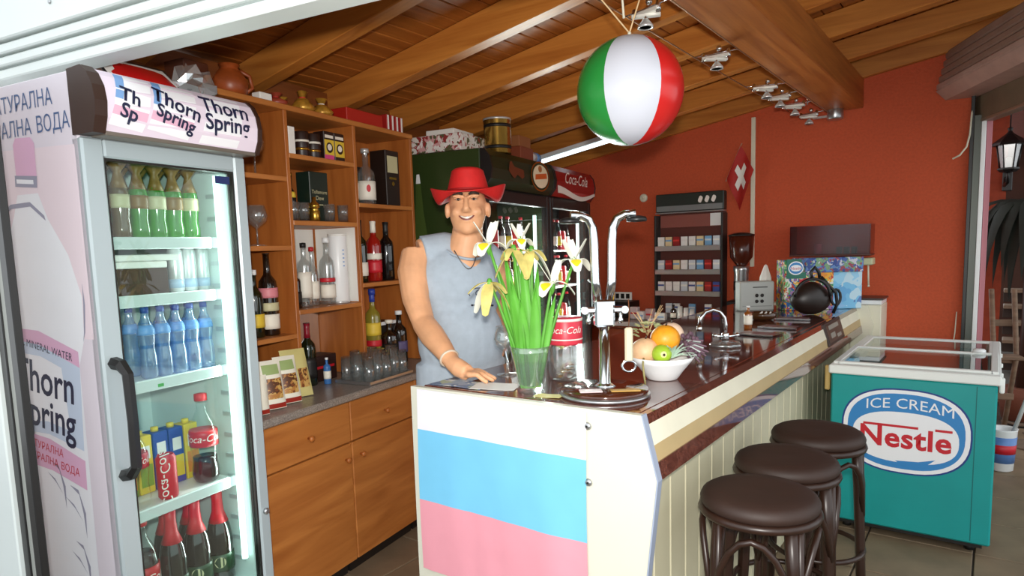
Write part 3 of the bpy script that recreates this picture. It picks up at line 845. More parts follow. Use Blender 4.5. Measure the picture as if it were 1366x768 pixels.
for wd, al, ox in (('ICE', 'RIGHT', -.062), ('CREAM', 'LEFT', -.040)):
    text(wd, .072, lambda x, y: (cxl + ox + x, -.0032, .702 + y - .6 * (x + ox) ** 2), m_lw, parent=fz, sx=1.06, align=al)
text('Nestle', .142, lambda x, y: (cxl + .0 + x, -.0034, .525 + y), m_redp, parent=fz, bold=.0038, sx=1.0, space=1.05)
MB().bb(.155, .395, -.0034, -.003, .582, .594).build('logo_bar', m_redp, fz)
MB().bb(.465, .535, -.0034, -.003, .582, .594).build('logo_bar', m_redp, fz)

# ---- bar stools
m_rattan = M('dark_rattan', (44, 26, 18), .35, var=.15, scale=14)
m_seat = M('brown_leather', (46, 28, 20), .62, var=.12, scale=10, bump=.1)
def stool(label, x, y, rz):
    r = thing('bar_stool', label, 'stool', (x, y, 0), rz, 'bar stools along the counter')
    MB().lathe([(0, .797), (.10, .800), (.145, .797), (.160, .788), (.167, .774), (.165, .760), (.155, .750), (0, .750)], 32).build('seat', m_seat, r)
    MB().tube([(.160 * cos(2 * pi * k / 32), .160 * sin(2 * pi * k / 32), .742) for k in range(32)], .013, 8, closed=True).build('seat_ring', m_rattan, r)
    MB().tube([(.168 * cos(2 * pi * k / 32), .168 * sin(2 * pi * k / 32), .34) for k in range(32)], .010, 8, closed=True).build('foot_ring', m_rattan, r)
    for k in range(4):
        a = pi / 4 + pi / 2 * k
        c_, s_ = cos(a), sin(a)
        MB().tube([(.135 * c_, .135 * s_, .74), (.145 * c_, .145 * s_, .6), (.158 * c_, .158 * s_, .3), (.172 * c_, .172 * s_, 0.0)], [.020, .019, .017, .016], 8).build('leg', m_rattan, r)
        MB().tube([(.150 * cos(a + .12), .150 * sin(a + .12), .73), (.155 * cos(a + .12), .155 * sin(a + .12), .55), (.160 * cos(a + .10), .172 * sin(a + .10), .30)], .011, 6).build('cane', m_rattan, r)
        pts = []
        for i in range(9):
            t = i / 8; aa = a + (pi / 2) * t
            pts.append((.160 * cos(aa), .160 * sin(aa), .48 + .225 * sin(pi * t) ** .7))
        MB().tube(pts, .010, 6).build('brace_arc', m_rattan, r)
    return r
stool('dark bar stool nearest the camera at the counter', -.53, 1.92, .15)
stool('middle one of the three dark bar stools', -.545, 2.29, .5)
stool('farthest dark bar stool, beside the teal freezer', -.525, 2.68, .9)
ORD = ['leftmost', 'second from left', 'third from left', 'fourth from left', 'fifth from left', 'sixth from left', 'seventh from left', 'rightmost']
# ================================================================== GOODS
STY = {
 'wine': [(.92, 0), (1, .02), (1, .58), (.9, .66), (.42, .74), (.36, .80), (.34, .985), (.40, .985), (.40, 1.0), (.0, 1.0)],
 'beer': [(.92, 0), (1, .02), (1, .50), (.85, .62), (.45, .76), (.40, .84), (.36, .985), (.42, .985), (.42, 1.0), (.0, 1.0)],
 'spirit': [(.95, 0), (1, .02), (1, .64), (.92, .70), (.38, .76), (.34, .82), (.34, .985), (.40, 1.0), (.0, 1.0)],
 'soda': [(.80, 0), (.98, .03), (1, .14), (.88, .26), (1, .40), (1, .58), (.86, .68), (.40, .82), (.34, .90), (.34, .985), (.0, .985)],
 'water': [(.85, 0), (1, .03), (.98, .30), (.82, .45), (1, .60), (.95, .70), (.5, .82), (.42, .88), (.42, .98), (.0, .98)],
 'flask': [(.92, 0), (1, .02), (1, .52), (.88, .60), (.34, .70), (.30, .985), (.36, 1.0), (.0, 1.0)],
}
def rad_at(st, t):
    P = STY[st]
    for (r0, z0), (r1, z1) in zip(P, P[1:]):
        if z0 <= t <= z1: return r0 + (r1 - r0) * ((t - z0) / (z1 - z0) if z1 > z0 else 0)
    return 1
def bottle(label, loc, h, r, st, mat, bands=(), cap=None, group=None, foil=None, liquid=None, name='bottle', cat='bottle', n=14):
    o = thing(name, label, cat, loc, 0, group)
    MB().lathe([(a * r, b * h) for a, b in STY[st]], n).build('glass_body', mat, o)
    for (t0, t1, m) in bands:
        K = 4
        MB().lathe([(rad_at(st, t0 + (t1 - t0) * k / K) * r * 1.012 + .0006, (t0 + (t1 - t0) * k / K) * h) for k in range(K + 1)], n).build('label', m, o)
    if cap: MB().lathe([(.42 * r, .93 * h), (.46 * r, .93 * h), (.46 * r, 1.005 * h), (.0, 1.01 * h)], 10).build('cap', cap, o)
    if foil:
        t0 = foil[0]
        MB().lathe([(rad_at(st, t) * r * 1.03 + .0005, t * h) for t in (t0, t0 + (.99 - t0) * .33, t0 + (.99 - t0) * .66, .99)] + [(0, 1.003 * h)], 12).build('neck_foil', foil[1], o)
    if liquid:
        t1 = liquid[0]
        MB().lathe([(rad_at(st, t1 * k / 6) * r * .95, t1 * h * k / 6 + .003) for k in range(7)] + [(0, t1 * h + .003)], n).build('liquid', liquid[1], o)
    return o
def carton(label, loc, d, mat, rz=SR, marks=(), name='carton', cat='box', group=None, b=.003):
    """packing box standing on its base; marks are printed panels on the face towards the room: (y0,y1,z0,z1,mat) as fractions, face '+x' or '-y'"""
    o = thing(name, label, cat, loc, rz, group)
    MB().box((0, 0, d[2] / 2), d, b).build('box', mat, o)
    for (f, a0, a1, z0, z1, m) in marks:
        if f == 'x':
            x = d[0] / 2; MB().bb(x, x + .001, (a0 - .5) * d[1], (a1 - .5) * d[1], z0 * d[2], z1 * d[2]).build('print', m, o)
        else:
            y = -d[1] / 2; MB().bb((a0 - .5) * d[0], (a1 - .5) * d[0], y - .001, y, z0 * d[2], z1 * d[2]).build('print', m, o)
    return o
def tumbler(label, loc, h=.09, r=.032, group=None, down=False, mat=None):
    P = [(.0, .004), (r * .78, .004), (r * .85, 0), (r, h), (r * .93, h), (r * .80, .012), (.0, .012)]
    if down: P = [(a, h - b) for a, b in P][::-1]
    return tag(MB().lathe(P, 16).build('tumbler', mat or m_crystal, None, loc), label, 'glass', group)
def stemglass(label, loc, h=.17, r=.04, group=None, mat=None):
    P = [(.0, 0), (r * .85, 0), (r * .8, .004), (.005, .010), (.004, h * .42), (.012, h * .46), (r * .85, h * .60), (r, h * .75), (r * .78, h), (r * .74, h), (r * .94, h * .75), (.0, h * .5)]
    return tag(MB().lathe(P, 18).build('stem_glass', mat or m_crystal, None, loc), label, 'glass', group)

def FL(x, y, z): return SW(.15 + x, -.69 + y, z)
# ---- in the drinks refrigerator
m_olive = M('olive_label', (128, 96, 40), .45); m_palelab = M('pale_label', (196, 190, 150), .5)
m_sodagreen = tinted('green_soda_glass', (100, 200, 70), .55)
m_sodaclear = tinted('amber_soda_glass', (170, 140, 90), .45)
for k in range(6):
    bottle(('amber' if k < 2 else 'green') + ' soda bottle, %s in the front row of the top refrigerator shelf' % ORD[k], FL(-.16, .135 + k * .062, 1.587), .235, .0285, 'soda', m_sodaclear if k < 2 else m_sodagreen,
           [(.40, .58, m_palelab if k % 2 else m_olive)], m_gold, 'amber soda bottles' if k < 2 else 'green soda bottles, front row', foil=(.66, m_olive))
for k in range(6):
    bottle('green soda bottle, %s in the back row of the top refrigerator shelf' % ORD[k], FL(-.27, .15 + k * .064, 1.587), .235, .0285, 'soda', m_sodagreen, [(.40, .58, m_olive)], m_gold, 'green soda bottles, back row', foil=(.66, m_olive))
m_crate = M('dark_crate', (66, 42, 30), .6, var=.3, scale=30)
carton('dark brown crate on the second refrigerator shelf', FL(-.24, .21, 1.407), (.22, .22, .085), m_crate)
carton('flat white box lying on the dark brown crate', FL(-.23, .20, 1.493), (.20, .24, .022), m_paper)
carton('smaller flat white box topmost on the crate', FL(-.22, .23, 1.516), (.20, .26, .020), m_paper)
carton('small cream box beside the dark crate in the refrigerator', FL(-.125, .118, 1.407), (.03, .035, .05), m_cream)
def can(label, loc, h, r, mat, band=None, group=None):
    o = thing('drink_can', label, 'can', loc, 0, group)
    MB().lathe([(r * .8, 0), (r, .008), (r, h - .012), (r * .82, h - .002), (r * .80, h), (r * .74, h - .004), (0, h - .004)], 16).build('can_body', mat, o)
    if band: MB().lathe([(r * 1.01, h * band[0]), (r * 1.01, h * band[1])], 16).build('label', band[2], o)
    return o
m_silver = M('can_silver', (220, 222, 222), .28, .55)
for k in range(3):
    can('tall silver can, %s on the second refrigerator shelf' % ('left of three', 'middle of three', 'right of three')[k], FL(-.18, .385 + k * .052, 1.407), .148, .0245, m_silver, (.1, .3, M('can_blue', (170, 190, 214), .3)), 'silver cans')
m_water = tinted('water_bottle_blue', (196, 222, 244), .4, .08, .14)
m_wlab = M('water_label', (110, 156, 214), .45); m_wcap = M('water_cap', (44, 74, 150), .4)
for k in range(5):
    bottle('blue plastic water bottle, %s in the front row of the third shelf' % ORD[k], FL(-.16, .245 + k * .055, 1.137), .228, .0265, 'water', m_water, [(.62, .76, m_wlab)], m_wcap, 'blue water bottles', liquid=(.78, glass('water_liquid', (200, 225, 245))))
for k in range(5):
    bottle('blue plastic water bottle, %s in the rear row of the third shelf' % ORD[k], FL(-.25, .25 + k * .055, 1.137), .228, .0265, 'water', m_water, [(.62, .76, m_wlab)], m_wcap, 'rear blue water bottles')
bottle('single clear bottle at the left of the third refrigerator shelf', FL(-.20, .09, 1.137), .17, .026, 'water', m_crystal, cap=m_white)
m_cola = M('cola_liquid', (34, 14, 10), .15); m_colalab = M('cola_label', (196, 26, 36), .4)
def cola_letters(o, r, z, s_=.04, a0=-.6):
    f = lambda x, y: ((r * 1.014 + .001) * cos(a0 + x / r), (r * 1.014 + .001) * sin(a0 + x / r), z + y)
    text('Coca-Cola', s_, f, m_wl, parent=o, shear=.3)
o = bottle('large half-empty cola bottle on the fourth refrigerator shelf', FL(-.168, .43, .727), .315, .047, 'soda', m_clear, [(.42, .60, m_colalab)], m_colalab, liquid=(.28, m_cola), n=18)
cola_letters(o, .047, .162, .036)
o = bottle('clear cola bottle at the left of the fourth refrigerator shelf', FL(-.165, .165, .727), .30, .043, 'soda', m_clear, [(.44, .60, m_colalab)], m_colalab, n=18)
cola_letters(o, .043, .157, .032)
o = can('red cola can on the fourth refrigerator shelf', FL(-.145, .262, .727), .15, .031, m_colalab)
text('Coca-Cola', .045, lambda x, y: (.0318 * cos(-.6 + y / .0318), .0318 * sin(-.6 + y / .0318), .075 + x), m_wl, parent=o, shear=.3)
jm = [M('juice_green', (120, 160, 40), .45), M('juice_yellow', (226, 196, 50), .45), M('juice_blue', (40, 70, 150), .45), M('juice_orange', (224, 140, 40), .45)]
for k in range(6):
    j = jm[(0, 0, 1, 2, 2, 1)[k]]
    c = carton(['green juice carton leftmost in the refrigerator row', 'green juice carton second from left in the refrigerator', 'yellow juice carton in the refrigerator row', 'blue juice carton left of its twin in the refrigerator', 'blue juice carton beside the large cola bottle', 'yellow juice carton rightmost behind the cola bottle'][k],
               FL(-.275, .14 + k * .06, .727), (.06, .055, .20), j, marks=(('x', .1, .9, .12, .5, jm[(1, 3, 0, 3, 1, 3)[k]]), ('x', .2, .8, .6, .82, m_paper)), name='juice_carton')
    MB().lathe([(.013, 0), (.013, .014), (0, .016)], 10, (0, 0, .2)).build('cap', jm[1], c)
m_lower = M('beer_label', (30, 60, 34), .4)
for k, (x, y) in enumerate(((-.16, .268), (-.16, .362), (-.16, .456), (-.255, .315), (-.255, .41))):
    o = bottle(['dark beer bottle with red neck foil, left of three in front', 'dark beer bottle with red neck foil, middle of three in front', 'dark beer bottle with red neck foil, right of three in front', 'dark beer bottle in the second row, left one', 'dark beer bottle in the second row, right one'][k],
           FL(x, y, .332), .355, .044, 'beer', m_brownbottle, [(.16, .34, m_lower)], foil=(.66, m_redp), group='dark beer bottles', n=18)
    MB().add([((.0452) * cos(a) , (.0452) * sin(a), .093 + .02 * sin(t)) for t, a in [(2 * pi * i / 14, -.6 + .45 * cos(2 * pi * i / 14)) for i in range(14)]], [tuple(range(14))]).build('emblem', m_palelab, o)
o = bottle('cola bottle with red label on the refrigerator floor', FL(-.17, .168, .332), .355, .048, 'soda', m_clear, [(.30, .56, m_colalab)], m_colalab, liquid=(.66, m_cola), n=18)
cola_letters(o, .048, .16, .04)
# ---- on the drinks refrigerator
bag = thing('snack_bag', 'red snack bag with white border lying on the drinks refrigerator', 'snack bag', SW(.05, -.39, 2.042), SR)
def rp(w, h, b, lean): return lambda u, v: (b * (max(0, sin(pi * u)) * max(0, sin(pi * v))) ** .5 - lean * v, (u - .5) * w, .004 + v * h)
for (nm, w, h, dx, mt, b) in (('black_edge', .25, .105, -.004, m_black, .018), ('white_border', .235, .098, .0, m_paper, .022), ('red_face', .215, .088, .004, M('glossy_red_pack', (206, 28, 30), .25), .024)):
    f = rp(w, h, b, .10)
    MB().grid(lambda u, v: Vector(f(u, v)) + Vector((dx, 0, (.105 - h) / 2)), 10, 8, True, .003).build(nm, mt, bag)
foil_b = thing('foil_wrap', 'crumpled silver foil beside the red snack bag', 'foil', SW(-.02, -.185, 2.042), SR)
fm = MB().ell((0, 0, .055), (.07, .085, .055), 14, 9)
rr = random.Random(3)
fm.map(lambda x, y, z: (x * (1 + rr.uniform(-.3, .3)), y * (1 + rr.uniform(-.25, .25)), max(.0, z * (1 + rr.uniform(-.25, .35)))))
fm.s = [False] * len(fm.s)
fm.build('crumple', M('silver_foil', (220, 224, 226), .22, .85), foil_b)

# ---- on the bar shelf
U = -.34
def B(label, s_, z, h, r, st, mat, bands=(), cap=None, u=U, **k): return bottle(label, SW(u, s_, z + .001), h, r, st, mat, bands, cap, **k)
m_wlabel = M('white_bottle_label', (232, 226, 212), .5); m_ylabel = M('yellow_bottle_label', (222, 190, 60), .5); m_plabel = M('pink_bottle_label', (214, 130, 140), .5); m_klabel = M('black_bottle_label', (24, 22, 20), .5)
stemglass('stemmed glass on the highest shelf beside the refrigerator', SW(U, .36, 1.876), .19, .045)
stemglass('stemmed glass half hidden by the refrigerator, highest shelf', SW(U - .07, .27, 1.876), .19, .045)
stemglass('balloon glass on the second shelf beside the refrigerator', SW(U, .345, 1.566), .18, .05)
stemglass('rear balloon glass on the second shelf beside the refrigerator', SW(U - .1, .30, 1.566), .18, .05)
B('tall dark bottle with pink and cream labels beside the refrigerator', .385, 1.158, .375, .042, 'wine', m_brownbottle, [(.08, .26, m_wlabel), (.30, .40, m_palelab), (.46, .58, m_plabel)])
B('dark bottle with yellow label behind the tall dark bottle', .30, 1.158, .30, .040, 'wine', m_darkgreenbottle, [(.15, .35, m_ylabel)], m_white)
# column two
carton('white box at the left of the top middle shelf', SW(U, .545, 1.984), (.10, .04, .13), m_paper)
m_tin = M('dark_coffee_tin', (40, 22, 16), .4)
for k, (s_, lb) in enumerate(((.655, 'dark coffee tin left on the top middle shelf'), (.735, 'dark coffee tin second on the top middle shelf'))):
    o = thing('coffee_tin', lb, 'tin', SW(U, s_, 1.984), SR)
    MB().lathe([(.034, 0), (.036, .004), (.036, .12), (.034, .125), (.0, .125)], 16).build('tin_body', m_tin, o)
    MB().lathe([(.0365, .075), (.0365, .085)], 16).build('label', m_wlabel, o); MB().lathe([(.0365, .035), (.0365, .048)], 16).build('label', m_gold, o)
for k, (s_, lb, pk) in enumerate(((.812, 'yellow coffee pack with pink base on the top middle shelf', True), (.888, 'yellow coffee pack at the right of the top middle shelf', False))):
    o = carton(lb, SW(U, s_, 1.984), (.07, .074, .145), m_tin, marks=(('x', .04, .96, .18, .72, m_ylabel), ('x', .1, .9, .78, .88, m_wlabel)), name='coffee_pack')
    MB().add([(.0365, .024 * cos(2 * pi * i / 16), .066 + .026 * sin(2 * pi * i / 16)) for i in range(16)], [tuple(range(16))]).build('cup_print', m_tin, o)
    MB().add([(.0368, .016 * cos(2 * pi * i / 16), .068 + .016 * sin(2 * pi * i / 16)) for i in range(16)], [tuple(range(16))]).build('cup_print', m_wlabel, o)
    if pk: MB().bb(.0355, .037, -.037, .03, .0, .03).build('pink_print', M('hot_pink', (210, 70, 130), .5), o)
carton('brown box at the left of the second middle shelf', SW(U - .10, .555, 1.681), (.09, .10, .17), M('dark_brown_box', (58, 26, 18), .5))
B('small dark bottle with gold neck between boxes', .655, 1.681, .24, .024, 'flask', m_brownbottle, [(.5, .62, m_ylabel)], m_gold, u=U - .09)
o = carton('dark green upright liqueur carton on the second middle shelf', SW(U - .06, .775, 1.681), (.09, .13, .25), M('liqueur_green', (22, 40, 32), .4))
text('Tullamore', .026, lambda x, y: (.0462, x, .15 + y), m_palelab, parent=o); text('Dew', .03, lambda x, y: (.0462, x, .12 + y), m_palelab, parent=o)
MB().bb(.045, .0462, -.04, .04, .085, .09).build('print', m_palelab, o)
fg = thing('gold_figurine', 'little gold-wrapped bottle among the tumblers', 'bottle', SW(U + .02, .695, 1.681))
MB().lathe([(.02, 0), (.026, .01), (.026, .05), (.018, .065), (.028, .07), (.024, .085), (.01, .10), (.01, .12), (0, .12)], 12).build('body', m_gold, fg)
for k, s_ in enumerate((.545, .61, .79, .89)):
    tumbler(['tumbler at the left end of the second middle shelf', 'tumbler left of the gold-wrapped bottle', 'tumbler in front of the green carton', 'tumbler at the right end of the second middle shelf'][k], SW(U + .03, s_, 1.681), .088, .029, 'tumblers on the second middle shelf')
B('dark bottle at the left of the bright middle shelf', .545, 1.266, .20, .034, 'spirit', m_brownbottle, [(.1, .4, m_klabel)])
B('clear bottle with white label and dark cap, bright middle shelf', .62, 1.266, .31, .033, 'spirit', m_crystal, [(.15, .55, m_wlabel)], m_klabel)
B('clear bottle with white label beside the vodka bottle', .695, 1.266, .29, .030, 'flask', m_crystal, [(.12, .42, m_wlabel)], m_red, u=U - .02)
B('tall clear vodka bottle with red band on the bright middle shelf', .78, 1.266, .335, .038, 'wine', m_crystal, [(.10, .30, m_wlabel), (.34, .40, m_redp)], m_white)
tb = thing('white_tube', 'tall white cylindrical gift tube on the bright middle shelf', 'tube', SW(U, .868, 1.266))
MB().lathe([(.046, 0), (.048, .004), (.048, .352), (.046, .356), (0, .356)], 22).build('tube_body', m_white, tb)
MB().lathe([(.049, .0), (.049, .012)], 22).build('tube_rim', m_silver, tb); MB().lathe([(.049, .345), (.049, .357), (0, .3575)], 22).build('tube_lid', m_paper, tb)
for k in range(5): MB().add([(.0495 * cos(-.2 + q * .2), .0495 * sin(-.2 + q * .2), .27 - k * .02 + dz) for q, dz in ((0, 0), (1, 0), (1, .006), (0, .006))], [(0, 1, 2, 3)]).build('print', m_bluep, tb)
# column three
B('green bottle with white label at left of the top right shelf', 1.0, 1.783, .24, .034, 'spirit', m_greenbottle, [(.1, .45, m_wlabel)], m_gold, u=-.33)
o = bottle('square clear spirit bottle with white label, top right shelf', SW(-.34, 1.13, 1.784), .30, .050, 'flask', m_crystal, [(.08, .42, m_wlabel)], m_silver)
MB().add([(.0535 * cos(-.5 + .22 * cos(t)), .0535 * sin(-.5 + .22 * cos(t)), .085 + .02 * sin(t)) for t in [2 * pi * i / 14 for i in range(14)]], [tuple(range(14))]).build('emblem', m_redp, o)
jar = thing('steel_shaker', 'steel cocktail shaker lid standing behind the green bottle', 'shaker', SW(-.44, 1.03, 1.783))
MB().lathe([(.03, 0), (.045, .2), (.043, .25), (.04, .30), (.02, .32), (.02, .345), (0, .345)], 16).build('shaker_body', m_steel, jar)
o = carton('black and brown whisky box with cream label, top right shelf', SW(-.35, 1.315, 1.783), (.11, .125, .31), M('whisky_box', (36, 22, 16), .4), marks=(('x', .12, .88, .60, .90, m_palelab), ('x', .25, .75, .48, .52, m_gold)))
MB().lathe([(.012, 0), (.012, .001)], 12).xf(Matrix.Rotation(pi / 2, 4, 'Y')).build('seal', m_gold, o, (.0555, 0, .125))
carton('dark small bottle box behind the spirit bottle', SW(-.47, 1.18, 1.783), (.07, .08, .22), m_klabel)
B('dark bottle with cream label, left on the lower right shelf', 1.045, 1.363, .335, .040, 'wine', m_darkgreenbottle, [(.10, .32, m_wlabel)], foil=(.78, m_klabel))
B('red vermouth bottle, middle of the lower right shelf', 1.165, 1.363, .335, .042, 'wine', M('red_bottle', (150, 26, 18), .1, coat=.6), [(.14, .34, m_redp), (.36, .46, m_wlabel)], foil=(.80, m_wlabel))
B('black bottle, right of three on the lower right shelf', 1.28, 1.363, .33, .042, 'wine', M('black_bottle', (14, 12, 12), .08, coat=.6), foil=(.8, m_klabel))
B('clear bottle behind the red vermouth bottle', 1.10, 1.363, .36, .040, 'spirit', m_crystal, [(.3, .9, m_wlabel)], u=-.47)
# worktop, back row
WZ = .881
bottle('wine bottle with red capsule on the grey worktop', SW(-.33, .60, WZ), .31, .038, 'wine', m_darkgreenbottle, [(.12, .45, m_klabel)], foil=(.76, M('capsule_red', (130, 20, 36), .35)))
carton('dark counter box behind the blue bottle', SW(-.40, .72, WZ), (.12, .18, .13), M('dark_box', (48, 26, 22), .5), marks=(('x', .1, .9, .5, .6, m_redp),))
bottle('small blue bottle on the grey worktop', SW(-.27, .66, WZ), .13, .018, 'spirit', M('blue_bottle', (60, 110, 170), .2), [(.2, .5, m_wlabel)], m_white)
bottle('yellow liqueur bottle with blue cap on the worktop', SW(-.32, 1.10, WZ), .44, .042, 'spirit', tinted('yellow_liqueur', (206, 196, 80), .5), [(.42, .58, m_ylabel), (.28, .36, m_redp)], M('blue_cap', (40, 60, 150), .4), foil=(.84, M('blue_cap2', (44, 66, 160), .4)))
bottle('green bottle left of the yellow liqueur bottle', SW(-.36, 1.02, WZ), .36, .036, 'wine', m_greenbottle, [(.15, .4, m_ylabel)], foil=(.8, m_gold))
bottle('dark round bottle right of the yellow liqueur bottle', SW(-.28, 1.19, WZ), .26, .048, 'spirit', m_brownbottle, [(.2, .5, m_klabel)], m_wlabel)
bottle('dark bottle half hidden by the man on the worktop', SW(-.30, 1.31, WZ), .30, .045, 'wine', m_brownbottle, [(.2, .42, M('violet_label', (90, 80, 120), .5))], m_white)
carton('black box with white lid at the right end of the worktop', SW(-.42, 1.30, WZ), (.1, .16, .24), m_klabel, marks=(('x', 0, 1, .92, 1.0, m_white),))
# upturned glasses on a tray
tr = thing('glass_tray', 'steel tray under the upturned glasses on the worktop', 'tray', SW(-.132, .86, WZ), SR)
MB().box((0, 0, .004), (.22, .36, .008), .003).build('tray_base', m_steel, tr)
for (x, y, a, b) in ((0, -.178, .22, .004), (0, .178, .22, .004), (-.108, 0, .004, .36), (.108, 0, .004, .36)): MB().box((x, y, .011), (a, b, .012), .001).build('tray_rim', m_steel, tr)
gl = 0
for i in range(3):
    for j in range(5):
        tumbler('upturned clear glass, %s in the %s row on the steel tray' % (ORD[j], ('rear', 'middle', 'front')[i]), SW(-.202 + i * .07, .725 + j * .068, WZ + .0085), .12 + .02 * ((i + j) % 2), .030, 'upturned glasses on the tray', True)
# snack packets leaning
m_pk = [M('pack_white', (232, 228, 212), .35), M('pack_green', (150, 170, 110), .35), M('pack_brown', (120, 66, 30), .4), M('pack_red', (150, 40, 28), .4)]
for k, (u_, s_, lean, lb) in enumerate(((-.075, .045, .10, 'white snack packet nearest the refrigerator on the worktop'), (-.10, .155, .25, 'nut packet with green top, second on the worktop'), (-.12, .265, .28, 'nut packet with green top, third on the worktop'), (-.17, .375, .34, 'pale yellow snack packet, right of the nut packets'))):
    o = thing('snack_packet', lb, 'packet', SW(u_, s_, WZ + .003), SR - .35, 'snack packets on the worktop')
    h, w = (.16, .20, .20, .21)[k], (.09, .10, .10, .12)[k]
    def pk(u, v, w=w, h=h, lean=lean):
        b = .022 * (max(0, sin(pi * u)) * max(0, sin(pi * v))) ** .5
        return (b - lean * v * h, (u - .5) * w, v * h)
    def pk2(u, v, w=w, h=h, lean=lean):
        p = pk(1 - u, v); b = .018 * (max(0, sin(pi * u)) * max(0, sin(pi * v))) ** .5
        return (-lean * v * h - b, p[1], p[2])
    m = MB().grid(pk, 8, 10).grid(pk2, 8, 10); m.build('bag', m_pk[0] if k < 3 else M('pack_yellow', (206, 196, 130), .35), o)
    if k in (1, 2):
        MB().grid(lambda u, v: tuple(Vector(pk(.15 + .7 * u, .72 + .2 * v)) + Vector((.002, 0, 0))), 5, 3).build('green_print', m_pk[1], o)
        MB().grid(lambda u, v: tuple(Vector(pk(.12 + .76 * u, .22 + .42 * v)) + Vector((.002, 0, 0))), 6, 5).build('nut_print', cells('nut_print', [(120, 66, 30), (176, 120, 60), (90, 50, 24), (200, 160, 90)], 55), o)
        MB().grid(lambda u, v: tuple(Vector(pk(.02 + .96 * u, .02 + .10 * v)) + Vector((.0015, 0, 0))), 6, 2).build('red_print', m_pk[3], o)
    elif k == 3:
        MB().grid(lambda u, v: tuple(Vector(pk(.5 + .4 * u, .2 + .4 * v)) + Vector((.002, 0, 0))), 5, 5).build('nut_print', MATS['nut_print'], o)
    else:
        MB().grid(lambda u, v: tuple(Vector(pk(.02 + .96 * u, .02 + .12 * v)) + Vector((.0015, 0, 0))), 6, 2).build('red_print', m_pk[3], o)
# ---- on top of the bar shelf
TZ = 2.196
jg = thing('carved_jug', 'orange-brown carved jug on the left end of the bar shelf', 'jug', SW(-.36, .275, TZ))
MB().lathe([(.05, 0), (.07, .03), (.075, .07), (.05, .11), (.035, .125), (.045, .14), (.04, .14), (.03, .125), (0, .10)], 18).build('jug_body', M('orange_ceramic', (150, 70, 28), .4, var=.25, scale=20), jg)
MB().tube([(.0, .05, .125), (.0, .095, .11), (.0, .105, .06), (.0, .07, .035)], .009, 8).build('jug_handle', MATS['orange_ceramic'], jg)
dk = carton('dark brown wooden box behind the carved jug', SW(-.48, .16, TZ), (.12, .12, .14), M('box_brown', (84, 40, 20), .5))
carton('small white box on top of the bar shelf', SW(-.31, .40, TZ), (.05, .07, .04), m_paper)
for k, (s_, h, lb) in enumerate(((.50, .06, 'reddish gift sachet left on the bar shelf top'), (.60, .07, 'gold gift sachet with white tie on the bar shelf top'), (.67, .10, 'tall gold gift sachet on the bar shelf top'), (.80, .09, 'gold and red gift sachet beside the red box'))):
    o = thing('gift_sachet', lb, 'sachet', SW(-.33 - .07 * (k == 1), s_, TZ), .4 * k, 'gift sachets on the bar shelf')
    q = MB().lathe([(.0, 0), (.045, .004), (.052, .025), (.03, h * .62), (.012, h * .72), (.03, h), (.0, h * .85)], 9)
    r2 = random.Random(k); q.map(lambda x, y, z: (x * r2.uniform(.8, 1.2), y * r2.uniform(.8, 1.2), z)); q.build('pouch', M('sachet_red', (150, 60, 40), .4) if k in (0,) else M('sachet_gold', (190, 140, 50), .35, .4, var=.3, scale=40), o)
    MB().lathe([(.015, h * .70), (.017, h * .74)], 9).build('tie', m_paper if k % 2 else m_redp, o)
carton('flat red box on top of the bar shelf', SW(-.36, 1.09, TZ), (.14, .30, .075), M('red_box', (176, 34, 22), .45))
for k in range(4):
    o = thing('red_book', ['red booklet next to the flat red box', 'second red booklet on the bar shelf', 'third red booklet on the bar shelf', 'red booklet at the right end of the bar shelf'][k], 'book', SW(-.34, 1.275 + k * .042, TZ), SR, 'red booklets on the bar shelf')
    MB().box((0, 0, .045), (.12, .026, .09), .002).build('cover', M('red_cover', (160, 30, 26), .45), o)
    MB().box((.002, .0, .045), (.12, .012, .084)).build('pages', m_paper, o)
# ---- on the coolers
CZ = 2.112
m_floral = cells('floral_print', [(226, 220, 214), (232, 228, 224), (150, 50, 50), (226, 220, 210), (90, 90, 60), (210, 160, 160)], 38)
carton('white floral gift box on the beer cooler', SW(-.22, 1.80, CZ), (.40, .36, .10), m_floral)
carton('flat white box lying on the floral gift box', SW(-.20, 1.80, CZ + .101), (.20, .24, .04), m_paper)
carton('brown patterned box beside the floral gift box', SW(-.20, 2.08, CZ), (.30, .17, .12), cells('brown_print', [(90, 40, 24), (120, 60, 30), (70, 30, 20), (180, 140, 80)], 40))
tn = thing('gold_tin', 'large gold drum tin on the beer cooler', 'tin', SW(.055, 1.95, CZ))
MB().lathe([(.082, 0), (.085, .005), (.085, .20), (.088, .205), (.088, .215), (.08, .218), (0, .215)], 24).build('tin_body', M('tin_gold', (170, 132, 60), .2, .85), tn)
MB().lathe([(.0858, .03), (.0858, .05)], 24).build('tin_band', m_black, tn); MB().lathe([(.0858, .16), (.0858, .18)], 24).build('tin_band', m_black, tn)
MB().lathe([(.089, .205), (.089, .217)], 24).build('lid_rim', m_silver, tn)
carton('reddish brown box right of the gold tin', SW(.0, 2.29, CZ), (.20, .20, .08), M('rust_box', (132, 62, 36), .5))
carton('tan carton stacked on the reddish brown box', SW(.0, 2.28, CZ + .081), (.18, .18, .07), M('tan_box', (150, 92, 52), .55))
rl = thing('paper_roll', 'white and blue roll at the right edge of the beer cooler', 'roll', SW(.03, 2.50, CZ + .041), SR)
MB().cyl((0, -.09, 0), (0, .03, 0), .040, n=16).build('roll_body', m_white, rl); MB().cyl((0, .03, 0), (0, .09, 0), .041, n=16).build('blue_end', M('roll_blue', (90, 140, 200), .4), rl)
